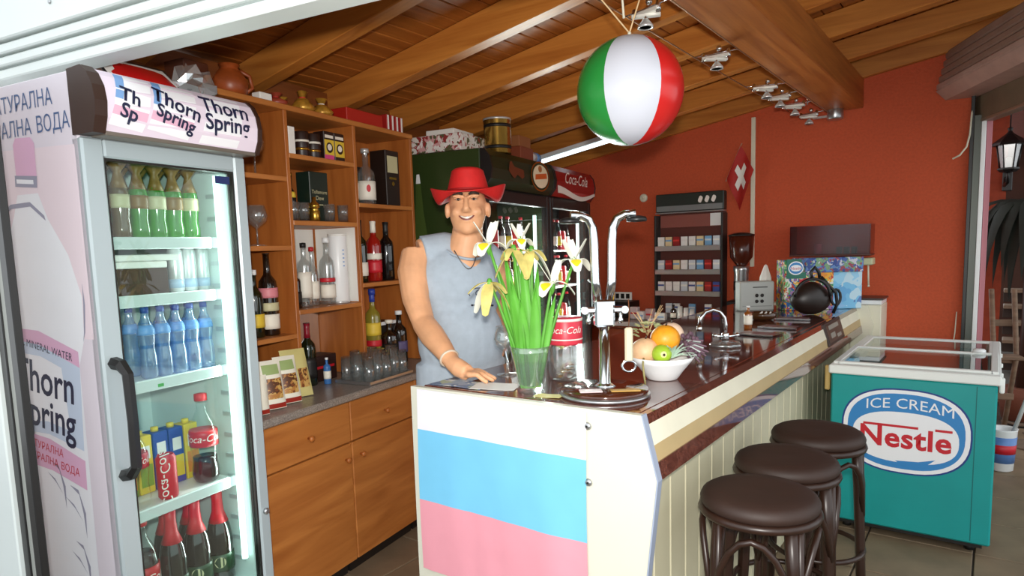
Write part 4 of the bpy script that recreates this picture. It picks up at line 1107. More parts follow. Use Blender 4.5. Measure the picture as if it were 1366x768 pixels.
# drinks in the coolers
for ci, (s0, w) in enumerate(((1.59, .955), (2.55, .84))):
    cm = [m_colalab, m_redp, m_darkgreenbottle, m_amber, m_white]
    for z in (.621, .921, 1.221, 1.501):
        nb = 8
        for k in range(nb):
            s_ = s0 + .10 + k * (w - .24) / (nb - 1)
            row = {.621: 'lowest', .921: 'second', 1.221: 'third', 1.501: 'top'}[z]
            wh = ('beer', 'cola')[ci]
            if (k + int(z * 10)) % 3 == 0: can('red can, %s on the %s shelf of the %s cooler' % (ORD[k], row, wh), SW(-.02, s_, z), .15, .032, m_colalab, group='red cans, %s shelf, %s cooler' % (row, wh))
            else: bottle('small bottle, %s on the %s shelf of the %s cooler' % (ORD[k], row, wh), SW(-.02, s_, z), .235, .031, 'beer', m_brownbottle if ci == 0 else m_clear, [(.15, .45, (m_redp, m_wlabel, m_ylabel)[k % 3])], m_redp, group='bottles, %s shelf, %s cooler' % (row, wh), n=10)
# ================================================================== ON AND AROUND THE COUNTER
CT = 1.0505
# ---- flag on the end panel
fl = thing('flag', 'white, light blue and pink striped flag pinned to the counter end', 'flag', (-1.625, 1.638, 0))
def cloth(z0, z1):
    def f(u, v):
        x = .68 * u; z = z0 + (z1 - z0) * v
        w = .004 + .009 * sin(9 * u + 1.3 * z) * (1.1 - z) + .004 * sin(23 * u + 3 * z) * (1.15 - z)
        sag = -.006 * sin(pi * u) * (1.05 - z)
        return (x - .012 * (1.04 - z) * u * 0 + .003 * sin(7 * z), -abs(w) - .002, z + sag)
    return f
for (nm, z0, z1, c) in (('white_stripe', .898, 1.042, (222, 219, 226)), ('blue_stripe', .642, .898, (112, 186, 222)), ('pink_stripe', .386, .642, (218, 146, 160))):
    MB().grid(cloth(z0, z1), 24, 8, True, .0012).build(nm, M('flag_' + nm, c, .8, var=.03, scale=9), fl)
for z in (1.0, .83):
    p = MB().lathe([(.012, 0), (.010, .004), (.004, .006), (.0, .006)], 12).xf(Matrix.Rotation(pi / 2, 4, 'X')).build('pin', m_steel, fl, (.685, -.001, z))
    MB().lathe([(.004, .0), (.003, .003)], 8).xf(Matrix.Rotation(pi / 2, 4, 'X')).build('pin_centre', m_dark, p, (0, -.005, 0))

# ---- papers on the counter end
m_news = cells('newsprint', [(150, 166, 186), (206, 208, 206), (110, 130, 160), (226, 226, 220), (176, 186, 160)], 26, .6)
for k, (x, y, rz, w, d, mt, lb) in enumerate(((-1.50, 1.735, .05, .22, .10, m_news, 'printed newspaper sheet under the man\'s hand'), (-1.37, 1.76, .35, .16, .11, m_paper, 'white paper sheet beside the glass vase'), (-1.13, 1.725, .2, .09, .05, M('yellow_paper', (214, 206, 130), .6), 'yellow slip between vase and beer tap'))):
    o = thing('paper_sheet', lb, 'paper', (x, y, CT), rz)
    MB().grid(lambda u, v: ((u - .5) * w, (v - .5) * d, .0012 + .002 * sin(3 * u + k) ** 2), 6, 4, True, .0008).build('sheet', mt, o)

# ---- glass vase with irises
va = thing('glass_vase', 'clear glass vase holding irises on the counter end', 'vase', (-1.215, 1.75, CT), VR)
MB().lathe([(.0, .004), (.040, 0), (.044, .003), (.046, .03), (.052, .08), (.062, .13), (.068, .155), (.064, .155), (.058, .13), (.048, .08), (.042, .03), (.0, .014)], 24).build('vase_body', m_crystal, va)
MB().lathe([(.0, .015), (.041, .03), (.047, .08), (.0505, .10), (.0, .101)], 20).build('water', glass('vase_water', (225, 238, 228), 1.33, .02, .02), va)
m_stem = M('iris_green', (84, 150, 50), .45, var=.2, scale=15); m_leaf = M('iris_leaf', (96, 168, 60), .4, var=.18, scale=8)
m_petal = M('iris_white', (240, 240, 226), .5); m_yel = M('iris_yellow', (236, 206, 40), .5); m_wilt = M('wilted_petal', (206, 190, 110), .6, var=.2, scale=30)
def blade(base, tip, w, bend):
    b, t = Vector(base), Vector(tip); d = t - b; side = Vector((1, .25, 0)).normalized()
    def f(u, v):
        p = b + d * u + Vector((0, bend * sin(pi * u) * .3, bend * sin(pi * u)))
        wid = w * (sin(pi * min(1, .25 + u * .75)) ** .8)
        return p + side * wid * (v - .5) + Vector((0, -abs(v - .5) * w * .5, 0))
    return f
def petal(L_, w, up, droop, az):
    ca, sa = cos(az), sin(az)
    def f(u, v):
        r = L_ * u * cos(up) ; z = L_ * sin(up) * u - droop * u * u
        ww = w * (.25 + .75 * sin(pi * min(.97, u * .82 + .08))) * (v - .5)
        return (r * ca - ww * sa, r * sa + ww * ca, z + .25 * abs(v - .5) * w * u)
    return f
def iris(label, head, base, wilted=False, s_=1.0, az0=0.0):
    r = thing('iris', label, 'flower', (-1.215, 1.75, CT + .02), VR, 'irises in the glass vase')
    h = Vector(head); b = Vector(base)
    MB().tube([b, b.lerp(h, .4) + Vector((0, 0, .02)), b.lerp(h, .75) + Vector((0, 0, .015)), h], [.006, .006, .005, .005], 7).build('stem', m_stem, r)
    MB().lathe([(.0, -.035), (.008, -.02), (.010, 0), (.006, .012), (0, .014)], 8, tuple(h)).build('bud_sheath', m_stem, r)
    T = Matrix.Translation(h)
    for k in range(3):
        a = az0 + 2 * pi / 3 * k
        MB().grid(petal(.058 * s_, .018 * s_, 1.0 if not wilted else .2, .0 if not wilted else .05, a + pi / 3), 6, 3, True, .0012).xf(T).build('upright_petal', m_wilt if wilted else m_petal, r)
        f = MB().grid(petal(.058 * s_, .031 * s_, .6 if not wilted else -.4, .058 * s_, a), 8, 4, True, .0012).xf(T).build('falling_petal', m_wilt if wilted and k else m_petal, r)
        if not wilted:
            pf = petal(.058 * s_, .031 * s_, .6, .058 * s_, a)
            MB().grid(lambda u, v: Vector(pf(.50 + .34 * u, .5 + (v - .5) * .8 * sin(pi * (.08 + .84 * u)))) + Vector((0, 0, .0025)), 6, 4, True, .001).xf(T).build('yellow_blotch', m_yel, f)
    return r
iris('open white iris at the upper left of the bouquet', (-.125, -.01, .465), (-.01, 0, .0), False, 1.44, -1.9)
iris('pale iris at the top centre of the bouquet', (-.022, .01, .475), (.0, .01, .0), False, 1.09, .6)
iris('wilted iris right of the top centre', (.012, -.01, .445), (.008, 0, .0), True, 1.15, .2)
iris('wilted iris in the middle of the bouquet', (-.045, -.03, .45), (-.008, -.01, .0), True, 1.15, 1.2)
iris('open iris with yellow throat low on the right', (.075, -.03, .335), (.018, -.01, .0), False, 1.49, -2.1)
iris('open iris with yellow throat farthest right, before the tap', (.148, .0, .405), (.022, .01, .0), False, 1.38, -1.5)
iris('drooping cream iris on the left of the bouquet', (-.125, -.02, .345), (-.015, 0, .0), True, 1.27, 2.4)
lv = thing('iris_leaf_bunch', 'broad green iris leaves standing in the glass vase', 'leaves', (-1.215, 1.75, CT + .02), VR)
for k, (bx, tx, ty, tz, w) in enumerate(((-.02, -.10, .0, .40, .034), (-.01, -.075, -.02, .44, .034), (.0, -.045, .02, .46, .036), (.005, -.02, -.02, .44, .034), (.01, .0, .02, .45, .034), (.0, -.06, -.03, .36, .04), (.015, .03, -.01, .40, .03), (.02, .085, -.02, .30, .028), (-.015, -.09, .02, .30, .03), (.012, .02, -.03, .34, .034), (-.005, -.03, -.035, .30, .036), (.02, .07, .01, .25, .026))):
    MB().grid(blade((bx, 0, -.005), (tx, ty, tz), w * 1.12, .015), 10, 3, True, .0015).build('leaf_blade', m_leaf, lv)

# ---- brandy balloon
stemglass('large balloon glass behind the vase, in front of the man', (-1.46, 1.95, CT), .185, .050)
# ---- red-banded jar
jr = thing('tip_jar', 'glass jar with wide red lettered band beside the vase', 'jar', (-1.225, 1.985, CT))
MB().lathe([(.0, .004), (.050, 0), (.056, .006), (.062, .04), (.064, .08), (.062, .12), (.060, .132)], 24).build('jar_glass', m_crystal, jr)
MB().lathe([(.061, .130), (.0615, .134), (.0615, .220), (.059, .224), (.0, .224)], 24).build('red_band', M('band_red', (206, 50, 70), .4), jr)
MB().lathe([(.0622, .146), (.0622, .151)], 24).build('white_line', m_wl, jr); MB().lathe([(.0622, .212), (.0622, .222)], 24).build('white_line', m_wl, jr)
text('Coca-Cola', .034, lambda x, y: (.0626 * cos(-1.15 + x / .0626), .0626 * sin(-1.15 + x / .0626), .182 + y), m_wl, parent=jr, shear=.35)
rj = random.Random(5)
for k in range(14):
    a = rj.random() * 6.3; q = rj.random() * .03
    MB().lathe([(.011, 0), (.011, .002), (0, .002)], 12).xf(Matrix.Rotation(rj.uniform(-.6, .6), 4, 'X')).build('coin', (m_gold, m_silver)[k % 2], jr, (q * cos(a), q * sin(a), .012 + .003 * k))
# ---- beer tap tower
tp = thing('beer_tap', 'chrome twin-arm tap tower on a round brown base', 'tap', (-.985, 1.83, CT), VR)
MB().lathe([(.0, 0), (.138, 0), (.143, .004), (.143, .008), (.138, .012), (0, .012)], 40).build('steel_plate', m_steel, tp)
MB().lathe([(.0, .012), (.134, .012), (.137, .016), (.134, .024), (.05, .028), (0, .028)], 40).build('base', M('lacquered_base', (70, 34, 20), .1, var=.3, scale=14, coat=.7), tp)
MB().lathe([(.034, .028), (.026, .034), (.018, .04), (.017, .22)], 16).build('pole', m_chrome, tp)
MB().box((0, 0, .262), (.062, .05, .085), .006).build('valve_block', m_chrome, tp)
MB().box((0, -.005, .272), (.128, .03, .018), .004).build('cross_plate', m_chrome, tp)
for sx_ in (-1, 1):
    MB().tube([(sx_ * .017, 0, .30), (sx_ * .026, 0, .36), (sx_ * .028, 0, .49), (sx_ * .031, 0, .525), (sx_ * .044, 0, .553), (sx_ * .068, -.004, .565), (sx_ * .100, -.008, .566)], .0140, 12).build('riser', m_chrome, tp)
    MB().lathe([(.0, .0), (.030, .002), (.033, .008), (.028, .016), (.012, .02), (0, .02)], 18, (sx_ * .103, -.008, .540)).build('spout_head', m_black, tp)
    MB().lathe([(.006, 0), (.009, .012), (.005, .02), (.007, .034), (0, .036)], 10, (sx_ * .05, -.01, .228)).build('small_tap', m_chrome, tp)
    MB().lathe([(.012, 0), (.012, .012)], 12).xf(Matrix.Rotation(pi / 2, 4, 'X')).build('knob', m_chrome, tp, (sx_ * .062, -.012, .272))
MB().box((-.055, -.08, .031), (.07, .04, .004), .002).build('sticker', M('red_white_sticker', (220, 200, 200), .4), tp)
MB().box((.05, -.085, .031), (.09, .03, .004), .002).build('sticker', M('ochre_sticker', (190, 150, 80), .4), tp)
op = thing('bottle_opener', 'bottle opener with pale handle hanging on a cord by the tap', 'opener', (-.935, 1.90, CT), VR)
MB().tube([(.0, 0, .30), (.002, 0, .25), (.0, 0, .205)], .0015, 5).build('cord', M('brown_cord', (120, 70, 40), .7), op)
MB().box((.0, 0, .155), (.026, .012, .11), .005).build('handle', M('pale_handle', (206, 196, 168), .5), op)
MB().tube([(.022 * cos(2 * pi * k / 14), 0, .085 + .018 * sin(2 * pi * k / 14)) for k in range(14)], .0045, 6, closed=True).build('ring', m_chrome, op)
# ---- bowl of fruit
bw = thing('fruit_bowl', 'white bowl of fruit on the counter', 'bowl', (-.93, 2.15, CT), VR)
MB().lathe([(.0, 0), (.048, 0), (.054, .004), (.072, .03), (.096, .06), (.112, .082), (.107, .082), (.092, .062), (.068, .034), (.045, .010), (.0, .010)], 28).build('bowl_body', m_white, bw)
def fruit(name, label, cat, p, r, mat, squash=1.0, stem=True):
    o = thing(name, label, cat, (-.93, 2.15, CT), VR)
    MB().ell(p, (r, r, r * squash), 20, 12).build('flesh', mat, o)
    if stem: MB().cyl((p[0], p[1] - r * .2, p[2] + r * squash * .96), (p[0] + .004, p[1] - r * .25, p[2] + r * squash + .010), .003, .002, 6).build('stalk', m_brown, o)
    return o
fruit('melon', 'pale peach-coloured melon at the left of the fruit bowl', 'fruit', (-.062, -.01, .100), .050, M('peach_skin', (222, 180, 138), .5, var=.12, scale=30), .95)
fruit('orange', 'bright orange on top of the fruit bowl', 'fruit', (.012, .005, .140), .052, M('orange_skin', (234, 156, 34), .42, var=.12, scale=40, bump=.2), .95)
o = fruit('apple', 'cut green apple in front of the orange', 'fruit', (-.015, -.058, .098), .034, M('green_apple', (160, 190, 50), .35, var=.15, scale=20), .95, False)
MB().ell((-.015, -.088, .100), (.012, .006, .012), 10, 6).build('core', M('apple_core', (226, 226, 150), .5), o)
MB().ell((-.015, -.093, .100), (.005, .004, .005), 8, 5).build('seed', m_brown, o)
fruit('onion', 'whitish pink onion behind the orange', 'vegetable', (.045, .06, .150), .046, M('onion_skin', (226, 196, 170), .4, var=.1, scale=12), .9)
hy = thing('dried_hydrangea', 'pale green dried flower head at the left of the orange', 'dried flowers', (-.93, 2.15, CT), VR)
rh = random.Random(9)
for k in range(34):
    a = rh.random() * 6.3; t = rh.random() * 1.5
    c = Vector((-.045, .03, .145)) + Vector((cos(a) * sin(t), sin(a) * sin(t), cos(t))) * .048
    MB().grid(petal(.02, .018, .5, .004, a), 2, 2, True, .001).xf(Matrix.Translation(c)).build('floret', M('pale_floret', (196, 204, 150), .6), hy)
for k in range(7):
    a = rh.uniform(-.9, .9)
    MB().tube([(-.045, .03, .15), (-.05 + .03 * a, .03, .20), (-.05 + .07 * a, .03 + .01 * k % .03, .235 + .01 * (k % 3))], .0016, 5).build('twig', M('dry_twig', (180, 150, 110), .7), hy)
lw = thing('dried_lavender', 'purple-grey dried sprigs over the right rim of the fruit bowl', 'dried flowers', (-.93, 2.15, CT), VR)
for k in range(44):
    a = rh.uniform(-.9, .5); l = rh.uniform(.05, .085); b0 = Vector((.055, -.01, .11))
    tip = b0 + Vector((l * cos(a) + .01, -.03 + rh.uniform(-.02, .06), l * sin(a) * .9))
    MB().tube([b0, b0.lerp(tip, .6) + Vector((0, 0, .012)), tip], [.002, .0025, .0035], 5).build('sprig', M('lavender_grey', (110, 84, 96), .7) if k % 3 else M('silver_sprig', (190, 200, 196), .6), lw)
for k in range(30):
    MB().ell((.075 + rh.uniform(-.02, .045), rh.uniform(-.05, .06), .115 + rh.uniform(-.035, .045)), (.008, .008, .009), 8, 5).build('flower_bud', M('lavender_bud', (92, 66, 80), .7, var=.2, scale=50), lw)
sl_ = thing('silver_leaf_sprig', 'silvery green narrow leaves at the front of the fruit bowl', 'leaves', (-.93, 2.15, CT), VR)
for k in range(16):
    a = rh.uniform(-.5, 1.4); b0 = Vector((.02, -.055, .082)); l = rh.uniform(.05, .085)
    MB().grid(blade(b0, b0 + Vector((l * sin(a), -.012 - rh.random() * .03, l * cos(a) * .7)), .010, .008), 5, 2, True, .0008).build('leaf', M('sage_leaf', (172, 196, 176), .6), sl_)
tk = MB().tube([(-.075, -.05, .085), (-.085, -.085, .07), (-.085, -.10, .04), (-.08, -.10, .002)], .0035, 6).build('trailing_stem', M('dry_stem', (150, 140, 90), .7), bw)
# ---- faucet with round base
fa = thing('faucet', 'chrome arched faucet on the counter with cross handles', 'faucet', (-.975, 2.96, CT), VR)
q = MB().lathe([(.0, 0), (.064, 0), (.070, .008), (.062, .018), (.04, .026), (.022, .03), (0, .03)], 32)
q.map(lambda x, y, z: (x * (1 + .08 * cos(8 * math.atan2(y, x))), y * (1 + .08 * cos(8 * math.atan2(y, x))), z)); q.build('base', m_crystal, fa)
MB().lathe([(.018, .03), (.016, .06), (.012, .065)], 14).build('collar', m_chrome, fa)
MB().tube([(0, 0, .05), (.0, 0, .10), (-.006, 0, .132), (-.028, 0, .160), (-.058, 0, .170), (-.090, 0, .160), (-.112, 0, .132), (-.118, 0, .095)], .0095, 12).build('spout', m_chrome, fa)
MB().lathe([(.012, .075), (.013, .085), (.011, .10)], 12, (-.118, 0, 0)).build('aerator', m_chrome, fa)
for sx_ in (-1, 1):
    MB().tube([(0, 0, .045), (sx_ * .045, -.01, .052)], .006, 8).build('handle_bar', m_chrome, fa); MB().ell((sx_ * .05, -.011, .053), .011, 10, 6).build('handle_knob', m_chrome, fa)
# ---- small things farther along the counter
bottle('small sauce bottle with white cap behind the faucet', (-1.07, 3.62, CT), .125, .022, 'spirit', m_amber, [(.2, .6, m_wlabel)], m_white)
for k, (x, y, lb) in enumerate(((-.955, 3.40, 'clear plastic menu holder lying nearest the faucet'), (-.93, 3.72, 'clear plastic menu holder in the middle of the counter'), (-.965, 4.16, 'clear plastic menu holder near the dark bag'))):
    o = thing('menu_holder', lb, 'menu', (x, y, CT), .12 * (k - 1))
    MB().box((0, 0, .004), (.20, .14, .008), .002).build('sleeve', glass('menu_plastic', (226, 216, 224), 1.5, .12, .15), o)
    MB().box((0, 0, .0085), (.17, .11, .001)).build('card', M('menu_card', (120, 76, 78), .3), o)
    MB().box((0, -.066, .010), (.20, .008, .006), .001).build('edge', m_crystal, o)
ash = thing('ashtray', 'brown glass ashtray in front of the grey box', 'ashtray', (-1.12, 4.08, CT))
MB().lathe([(.0, .0), (.05, 0), (.075, .015), (.085, .045), (.078, .045), (.065, .018), (.0, .010)], 20).build('bowl', M('brown_glass', (70, 44, 24), .12, coat=.5), ash)
for k in range(3): MB().cyl((-.03 + .03 * k, 0, .02), (-.01 + .025 * k, .03, .045), .005, n=6).build('cigarette_end', m_paper, ash)
rd = thing('grey_radio', 'light grey box with four round buttons on the counter', 'device', (-1.30, 4.60, CT), VR)
MB().box((0, .05, .10), (.235, .10, .20), .008).build('case', M('grey_plastic', (176, 180, 176), .5), rd)
for i in (-1, 1):
    for j in (-1, 1): MB().lathe([(.012, 0), (.012, .004), (0, .004)], 10).xf(Matrix.Rotation(pi / 2, 4, 'X')).build('button', m_dark, rd, (.015 + .018 * i, 0, .085 + .020 * j))
MB().bb(-.03, .07, -.001, .001, .158, .164).build('slot', m_dark, rd); MB().bb(-.1, .1, -.001, 0, .03, .034).build('line', M('grey_line', (130, 134, 130), .5), rd)
ds = thing('ice_cream_display', 'colourful printed ice cream display box at the far end of the counter', 'display box', (-.965, 4.87, CT), VR)
m_pop = cells('cartoon_print', [(60, 140, 90), (236, 170, 40), (150, 110, 170), (226, 226, 220), (40, 90, 160), (200, 60, 50), (120, 190, 120), (236, 226, 150)], 44)
m_sky = cells('sky_print', [(120, 190, 230), (150, 205, 235), (100, 170, 220), (190, 220, 235), (90, 130, 190), (140, 190, 230)], 18)
MB().box((-.10, 0, .17), (.33, .14, .34), .004).build('left_wing', m_pop, ds)
MB().box((.165, .01, .175), (.20, .13, .35), .004).build('right_wing', m_sky, ds)
MB().box((.05, -.005, .30), (.42, .146, .10), .004).build('upper_band', cells('blue_confetti', [(40, 70, 140), (90, 130, 190), (200, 200, 210), (60, 90, 160), (150, 60, 80), (120, 160, 120)], 40), ds)
def dsov(rx, rz, lift, mat, nm): MB().add([(-.195 + rx * cos(2 * pi * k / 20), -.079 - lift, .285 + rz * sin(2 * pi * k / 20)) for k in range(20)], [tuple(range(20))]).build(nm, mat, ds)
MB().bb(-.255, -.125, -.078, -.072, .215, .345).build('logo_panel', M('logo_green', (30, 110, 90), .4), ds)
dsov(.052, .046, .0005, m_lw, 'logo_oval'); dsov(.045, .038, .001, m_lblue, 'logo_oval'); dsov(.038, .022, .0015, m_lw, 'logo_oval')
text('Nestlé', .026, lambda x, y: (-.195 + x, -.081, .283 + y), m_redp, parent=ds)
for (x, z, r_, mt) in ((-.02, .235, .035, 'orange'), (-.06, .16, .04, 'orange'), (-.18, .10, .05, 'mauve'), (-.14, .19, .03, 'red')):
    MB().add([(x + r_ * (1 + .2 * cos(5 * t)) * cos(t), -.0725, z + r_ * .8 * (1 + .2 * cos(5 * t)) * sin(t)) for t in [2 * pi * k / 24 for k in range(24)]], [tuple(range(24))]).build('print', {'orange': M('print_orange', (226, 140, 40), .4), 'mauve': M('print_mauve', (170, 130, 180), .4), 'red': m_redp}[mt], ds)
bg_ = thing('black_bag', 'dark round bag with black strap loops in front of the display box', 'bag', (-.925, 4.47, CT), VR)
q = MB().ell((-.01, 0, .105), (.13, .075, .105), 20, 12); q.map(lambda x, y, z: (x * (1 - .25 * max(0, z - .1) / .1), y, max(0, z))); q.build('bag_body', M('dark_leather', (38, 28, 24), .4, var=.3, scale=12), bg_)
MB().tube([(-.03 + .11 * cos(t), -.07, .12 + .11 * sin(t)) for t in [pi * k / 12 for k in range(13)]], .010, 8).build('strap', m_black, bg_)
MB().tube([(.03, -.05, .24), (.07, -.06, .19), (.12, -.06, .14), (.13, -.06, .07), (.11, -.05, .01)], .010, 8).build('strap', m_black, bg_)
MB().tube([(-.02, -.04, .22), (-.03, -.04, .27), (-.005, -.04, .30), (.02, -.04, .27), (.03, -.04, .22)], .011, 8).build('handle', m_black, bg_)
MB().tube([(.125 + .03 * cos(2 * pi * k / 12), -.05, .11 + .05 * sin(2 * pi * k / 12)) for k in range(12)], .008, 6, closed=True).build('buckle_loop', m_black, bg_)
nc = thing('napkin_cone', 'white folded napkin cone left of the display box', 'napkin', (-1.30, 4.80, CT), VR)
MB().lathe([(.05, 0), (.055, .05), (.04, .22), (.012, .30), (0, .31)], 7, smooth=False).build('folded_napkin', m_paper, nc); MB().lathe([(.056, .0), (.058, .12), (.0, .12)], 12).build('holder', M('green_holder', (40, 110, 80), .4), nc)
# framed notice on the fascia
pf_ = thing('fascia_notice', 'small dark framed notice on the fascia near the far end', 'notice', (-.749, 4.21, .985))
tilt = Matrix.Rotation(rad(-16), 4, 'Y')
MB().box((0, 0, 0), (.012, .46, .13), .003).xf(tilt).build('frame', M('notice_brown', (46, 30, 22), .5), pf_)
MB().box((.007, 0, 0), (.003, .41, .10)).xf(tilt).build('panel', M('notice_panel', (70, 56, 46), .4), pf_)
for (y0, y1, z0, z1) in ((-.15, .12, .02, .045), (-.14, -.02, -.03, .0), (.02, .14, -.04, -.02)): MB().bb(.009, .0095, y0, y1, z0, z1).xf(tilt).build('print', M('notice_grey', (140, 136, 126), .5), pf_)
# tray at the far end
ty = thing('steel_tray', 'white-edged tray with dark top at the far end of the counter', 'tray', (-.74, 5.28, 1.062))
MB().bb(-.12, .12, -.14, .13, .0, .03, .004).build('tray_body', m_white, ty); MB().bb(-.11, .13, -.13, .14, .031, .045, .003).build('dark_top', M('tray_dark', (70, 52, 48), .35), ty)
rs_ = MB().bb(-1.35, -.62, 5.135, 5.44, .0, 1.06, .004).build('return_block', m_cream, cn)
# ---- back counter goods
rk = thing('cigarette_rack', 'tall black cigarette rack with sign on the back counter', 'rack', (-2.06, 5.33, .902))
m_rack = M('rack_dark', (40, 40, 38), .45)
MB().bb(-.285, .285, .05, .075, 0, 1.03, .003).build('back_board', M('rack_back', (90, 40, 30), .5), rk)
for x in (-.285, .285): MB().bb(x - .008, x + .008, -.05, .07, .0, .86, .003).build('side_post', m_rack, rk)
MB().bb(-.29, .29, -.02, .05, .885, 1.035, .006).build('sign_box', M('sign_green', (36, 44, 38), .35), rk)
MB().bb(-.28, .28, -.022, -.02, .89, .935).build('sign_picture', M('sign_grey', (120, 124, 124), .5), rk)
for k in range(3): MB().add([(.10 + .055 * k + .018 * cos(t) * (1 + .3 * sin(2 * t)), -.0235, .975 + .028 * sin(t)) for t in [2 * pi * i / 16 for i in range(16)]], [tuple(range(16))]).build('sign_mark', m_wl, rk)
MB().bb(-.29, .29, -.03, .06, .872, .882, .002).build('sign_rail', m_steel, rk)
MB().bb(-.27, .29, .03, .05, .755, .86, .002).build('pink_panel', M('rack_pink', (140, 80, 70), .45), rk)
MB().bb(.165, .285, .026, .03, .76, .86).build('white_card', m_white, rk)
rows = (.59, .395, .215, .03)
for z in rows:
    MB().bb(-.278, .278, -.06, .05, z - .012, z, .002).build('tray', m_rack, rk)
    MB().bb(-.278, .278, -.066, -.058, z - .03, z + .012, .002).build('price_rail', m_steel, rk)
pc = [(232, 230, 226), (214, 60, 50), (206, 214, 222), (60, 80, 150), (226, 206, 160), (236, 236, 232), (150, 30, 30), (120, 170, 210)]
cn_names = ['white', 'red', 'silver', 'blue', 'cream', 'bright white', 'dark red', 'pale blue']
rows_n = ['top', 'second', 'third', 'bottom']
rc_ = random.Random(11)
ordn = ['leftmost', 'second', 'third', 'fourth', 'fifth', 'sixth', 'seventh', 'rightmost']
for ri, z in enumerate(rows):
    for k in range(8):
        if ri == 3 and k not in (1, 2, 4, 6): continue
        ci = rc_.choice([0, 0, 2, 2, 5, 5, 0, 5, 4, 7, 2, 3, 6])
        o = thing('cigarette_pack', '%s cigarette pack, %s in the %s row of the rack' % (cn_names[ci], ordn[k], rows_n[ri]), 'cigarettes', (-2.06 - .24 + k * .068, 5.31, .902 + z), 0, 'cigarette packs on the rack')
        MB().box((0, 0, .044), (.055, .022, .088), .0015).build('pack', M('pack_c%d' % ci, pc[ci], .4), o)
        cj = (ci + 3) % 8
        MB().bb(-.0272, .0272, -.0118, -.011, .05, .064).build('band', M('pack_c%d' % cj, pc[cj], .4), o)
MB().bb(-1.695, -1.40, 5.14, 5.44, .0, .90, .004).build('corner_block', M('corner_block', (60, 30, 22), .5), bc)
gd = thing('coffee_grinder', 'dark coffee grinder with steel body right of the cigarette rack', 'grinder', (-1.62, 5.29, .002))
MB().bb(-.085, .085, -.10, .12, .90, 1.06, .008).build('foot', m_black, gd)
MB().lathe([(.05, 1.06), (.055, 1.08), (.055, 1.28), (.06, 1.30), (.06, 1.33), (0, 1.33)], 18).build('motor_body', m_steel, gd)
MB().lathe([(.058, 1.14), (.058, 1.21)], 18).build('dark_band', m_black, gd)
MB().lathe([(.035, 1.33), (.05, 1.35), (.085, 1.40), (.095, 1.57), (.09, 1.57), (.0, 1.40)], 18).build('hopper', M('hopper_brown', (74, 30, 18), .2), gd)
MB().lathe([(.097, 1.565), (.10, 1.575), (.05, 1.59), (0, 1.595)], 18).build('hopper_lid', m_dark, gd)
wb_ = carton('white price board leaning on the back counter', (-2.66, 5.30, 1.04), (.17, .02, .07), m_paper, 0, (('y', .1, .3, .2, .8, m_dark), ('y', .4, .6, .2, .8, m_dark), ('y', .7, .9, .2, .8, m_dark)))
carton('dark till machine under the white price board', (-2.66, 5.24, .902), (.26, .24, .135), m_dark, 0, (('y', .1, .9, .55, .8, M('till_blue', (60, 70, 110), .4)),))
bx_ = [(-2.45, 5.10, .07, .10, (214, 200, 200), 'pinkish small carton left on the back counter'), (-2.37, 5.06, .06, .07, (226, 226, 226), 'white small carton on the back counter'), (-2.30, 5.08, .07, .09, (200, 170, 170), 'rose carton right of the white one'), (-2.20, 5.06, .09, .06, (230, 230, 226), 'low white carton on the back counter'), (-2.23, 4.97, .07, .02, (220, 200, 60), 'flat yellow packet on the back counter')]
for (x, y, w, h, c, lb) in bx_: carton(lb, (x, y, .902), (w, .05, h), M('goods_%d_%d' % (c[1], int(w * 1000)), c, .45), 0, (('y', .1, .9, .4, .55, m_redp if c[1] < 210 else m_bluep),))
bottle('small dark bottle on the back counter before the rack', (-2.09, 5.06, .902), .13, .024, 'spirit', m_brownbottle, [(.2, .5, m_wlabel)], m_klabel)
for k in range(3): tumbler(['white cup stack left before the rack', 'white cup stack middle before the rack', 'white cup stack right before the rack'][k], (-2.03 + .05 * k, 5.05, .902), .12 - .01 * k, .022, None, True, m_paper)
carton('brown box lying right on the back counter', (-1.83, 5.06, .902), (.20, .12, .05), M('brown_card', (150, 110, 74), .6), .2)
carton('tan flat carton left of the brown box', (-1.90, 4.95, .902), (.12, .07, .03), M('tan_card', (190, 160, 120), .6), .1)
# clear cover on the wall shelf
dp = thing('wall_display_case', 'clear mauve display case on the red wall above the counter end', 'display case', (-.98, 5.335, 1.40))
MB().bb(-.27, .27, -.10, .105, .0, .012, .003).build('shelf', M('case_shelf', (90, 50, 44), .4), dp)
MB().grid(lambda u, v: (-.265 + .53 * u, -.095 + .0 * v if v < .5 else -.095 + .19 * (v - .5) * 2, .012 + .21 * min(1, v * 2)), 10, 10, False, .004).build('cover', glass('mauve_acrylic', (206, 160, 170), 1.4, .15, .02), dp)
for x in (-.265, .265): MB().bb(x - .003, x + .003, -.095, .095, .012, .222).build('cover_side', MATS['mauve_acrylic'], dp)
MB().lathe([(.022, .013), (.028, .09), (.026, .09), (.0, .02)], 14, (-.09, 0, 0)).build('paper_cup', m_white, dp)
for k in range(3): MB().box((.05 + .05 * k, .02, .04), (.035, .04, .05), .003).build('sample_pack', (m_dark, m_brown, m_tin)[k], dp)
ch_ = thing('cup_dispenser', 'pale green bracket with two hanging tubes beside the display box', 'dispenser', (-.755, 5.36, 1.27))
MB().bb(-.075, .05, -.05, .085, .06, .11, .006).build('bracket', M('pale_green_plastic', (206, 210, 170), .5), ch_)
for x in (-.03, .02): MB().cyl((x, -.02, .06), (x + .005, -.02, -.09), .006, n=8).build('tube', m_cream, ch_); MB().ell((x + .005, -.02, -.09), .009, 8, 5).build('tube_tip', m_cream, ch_)
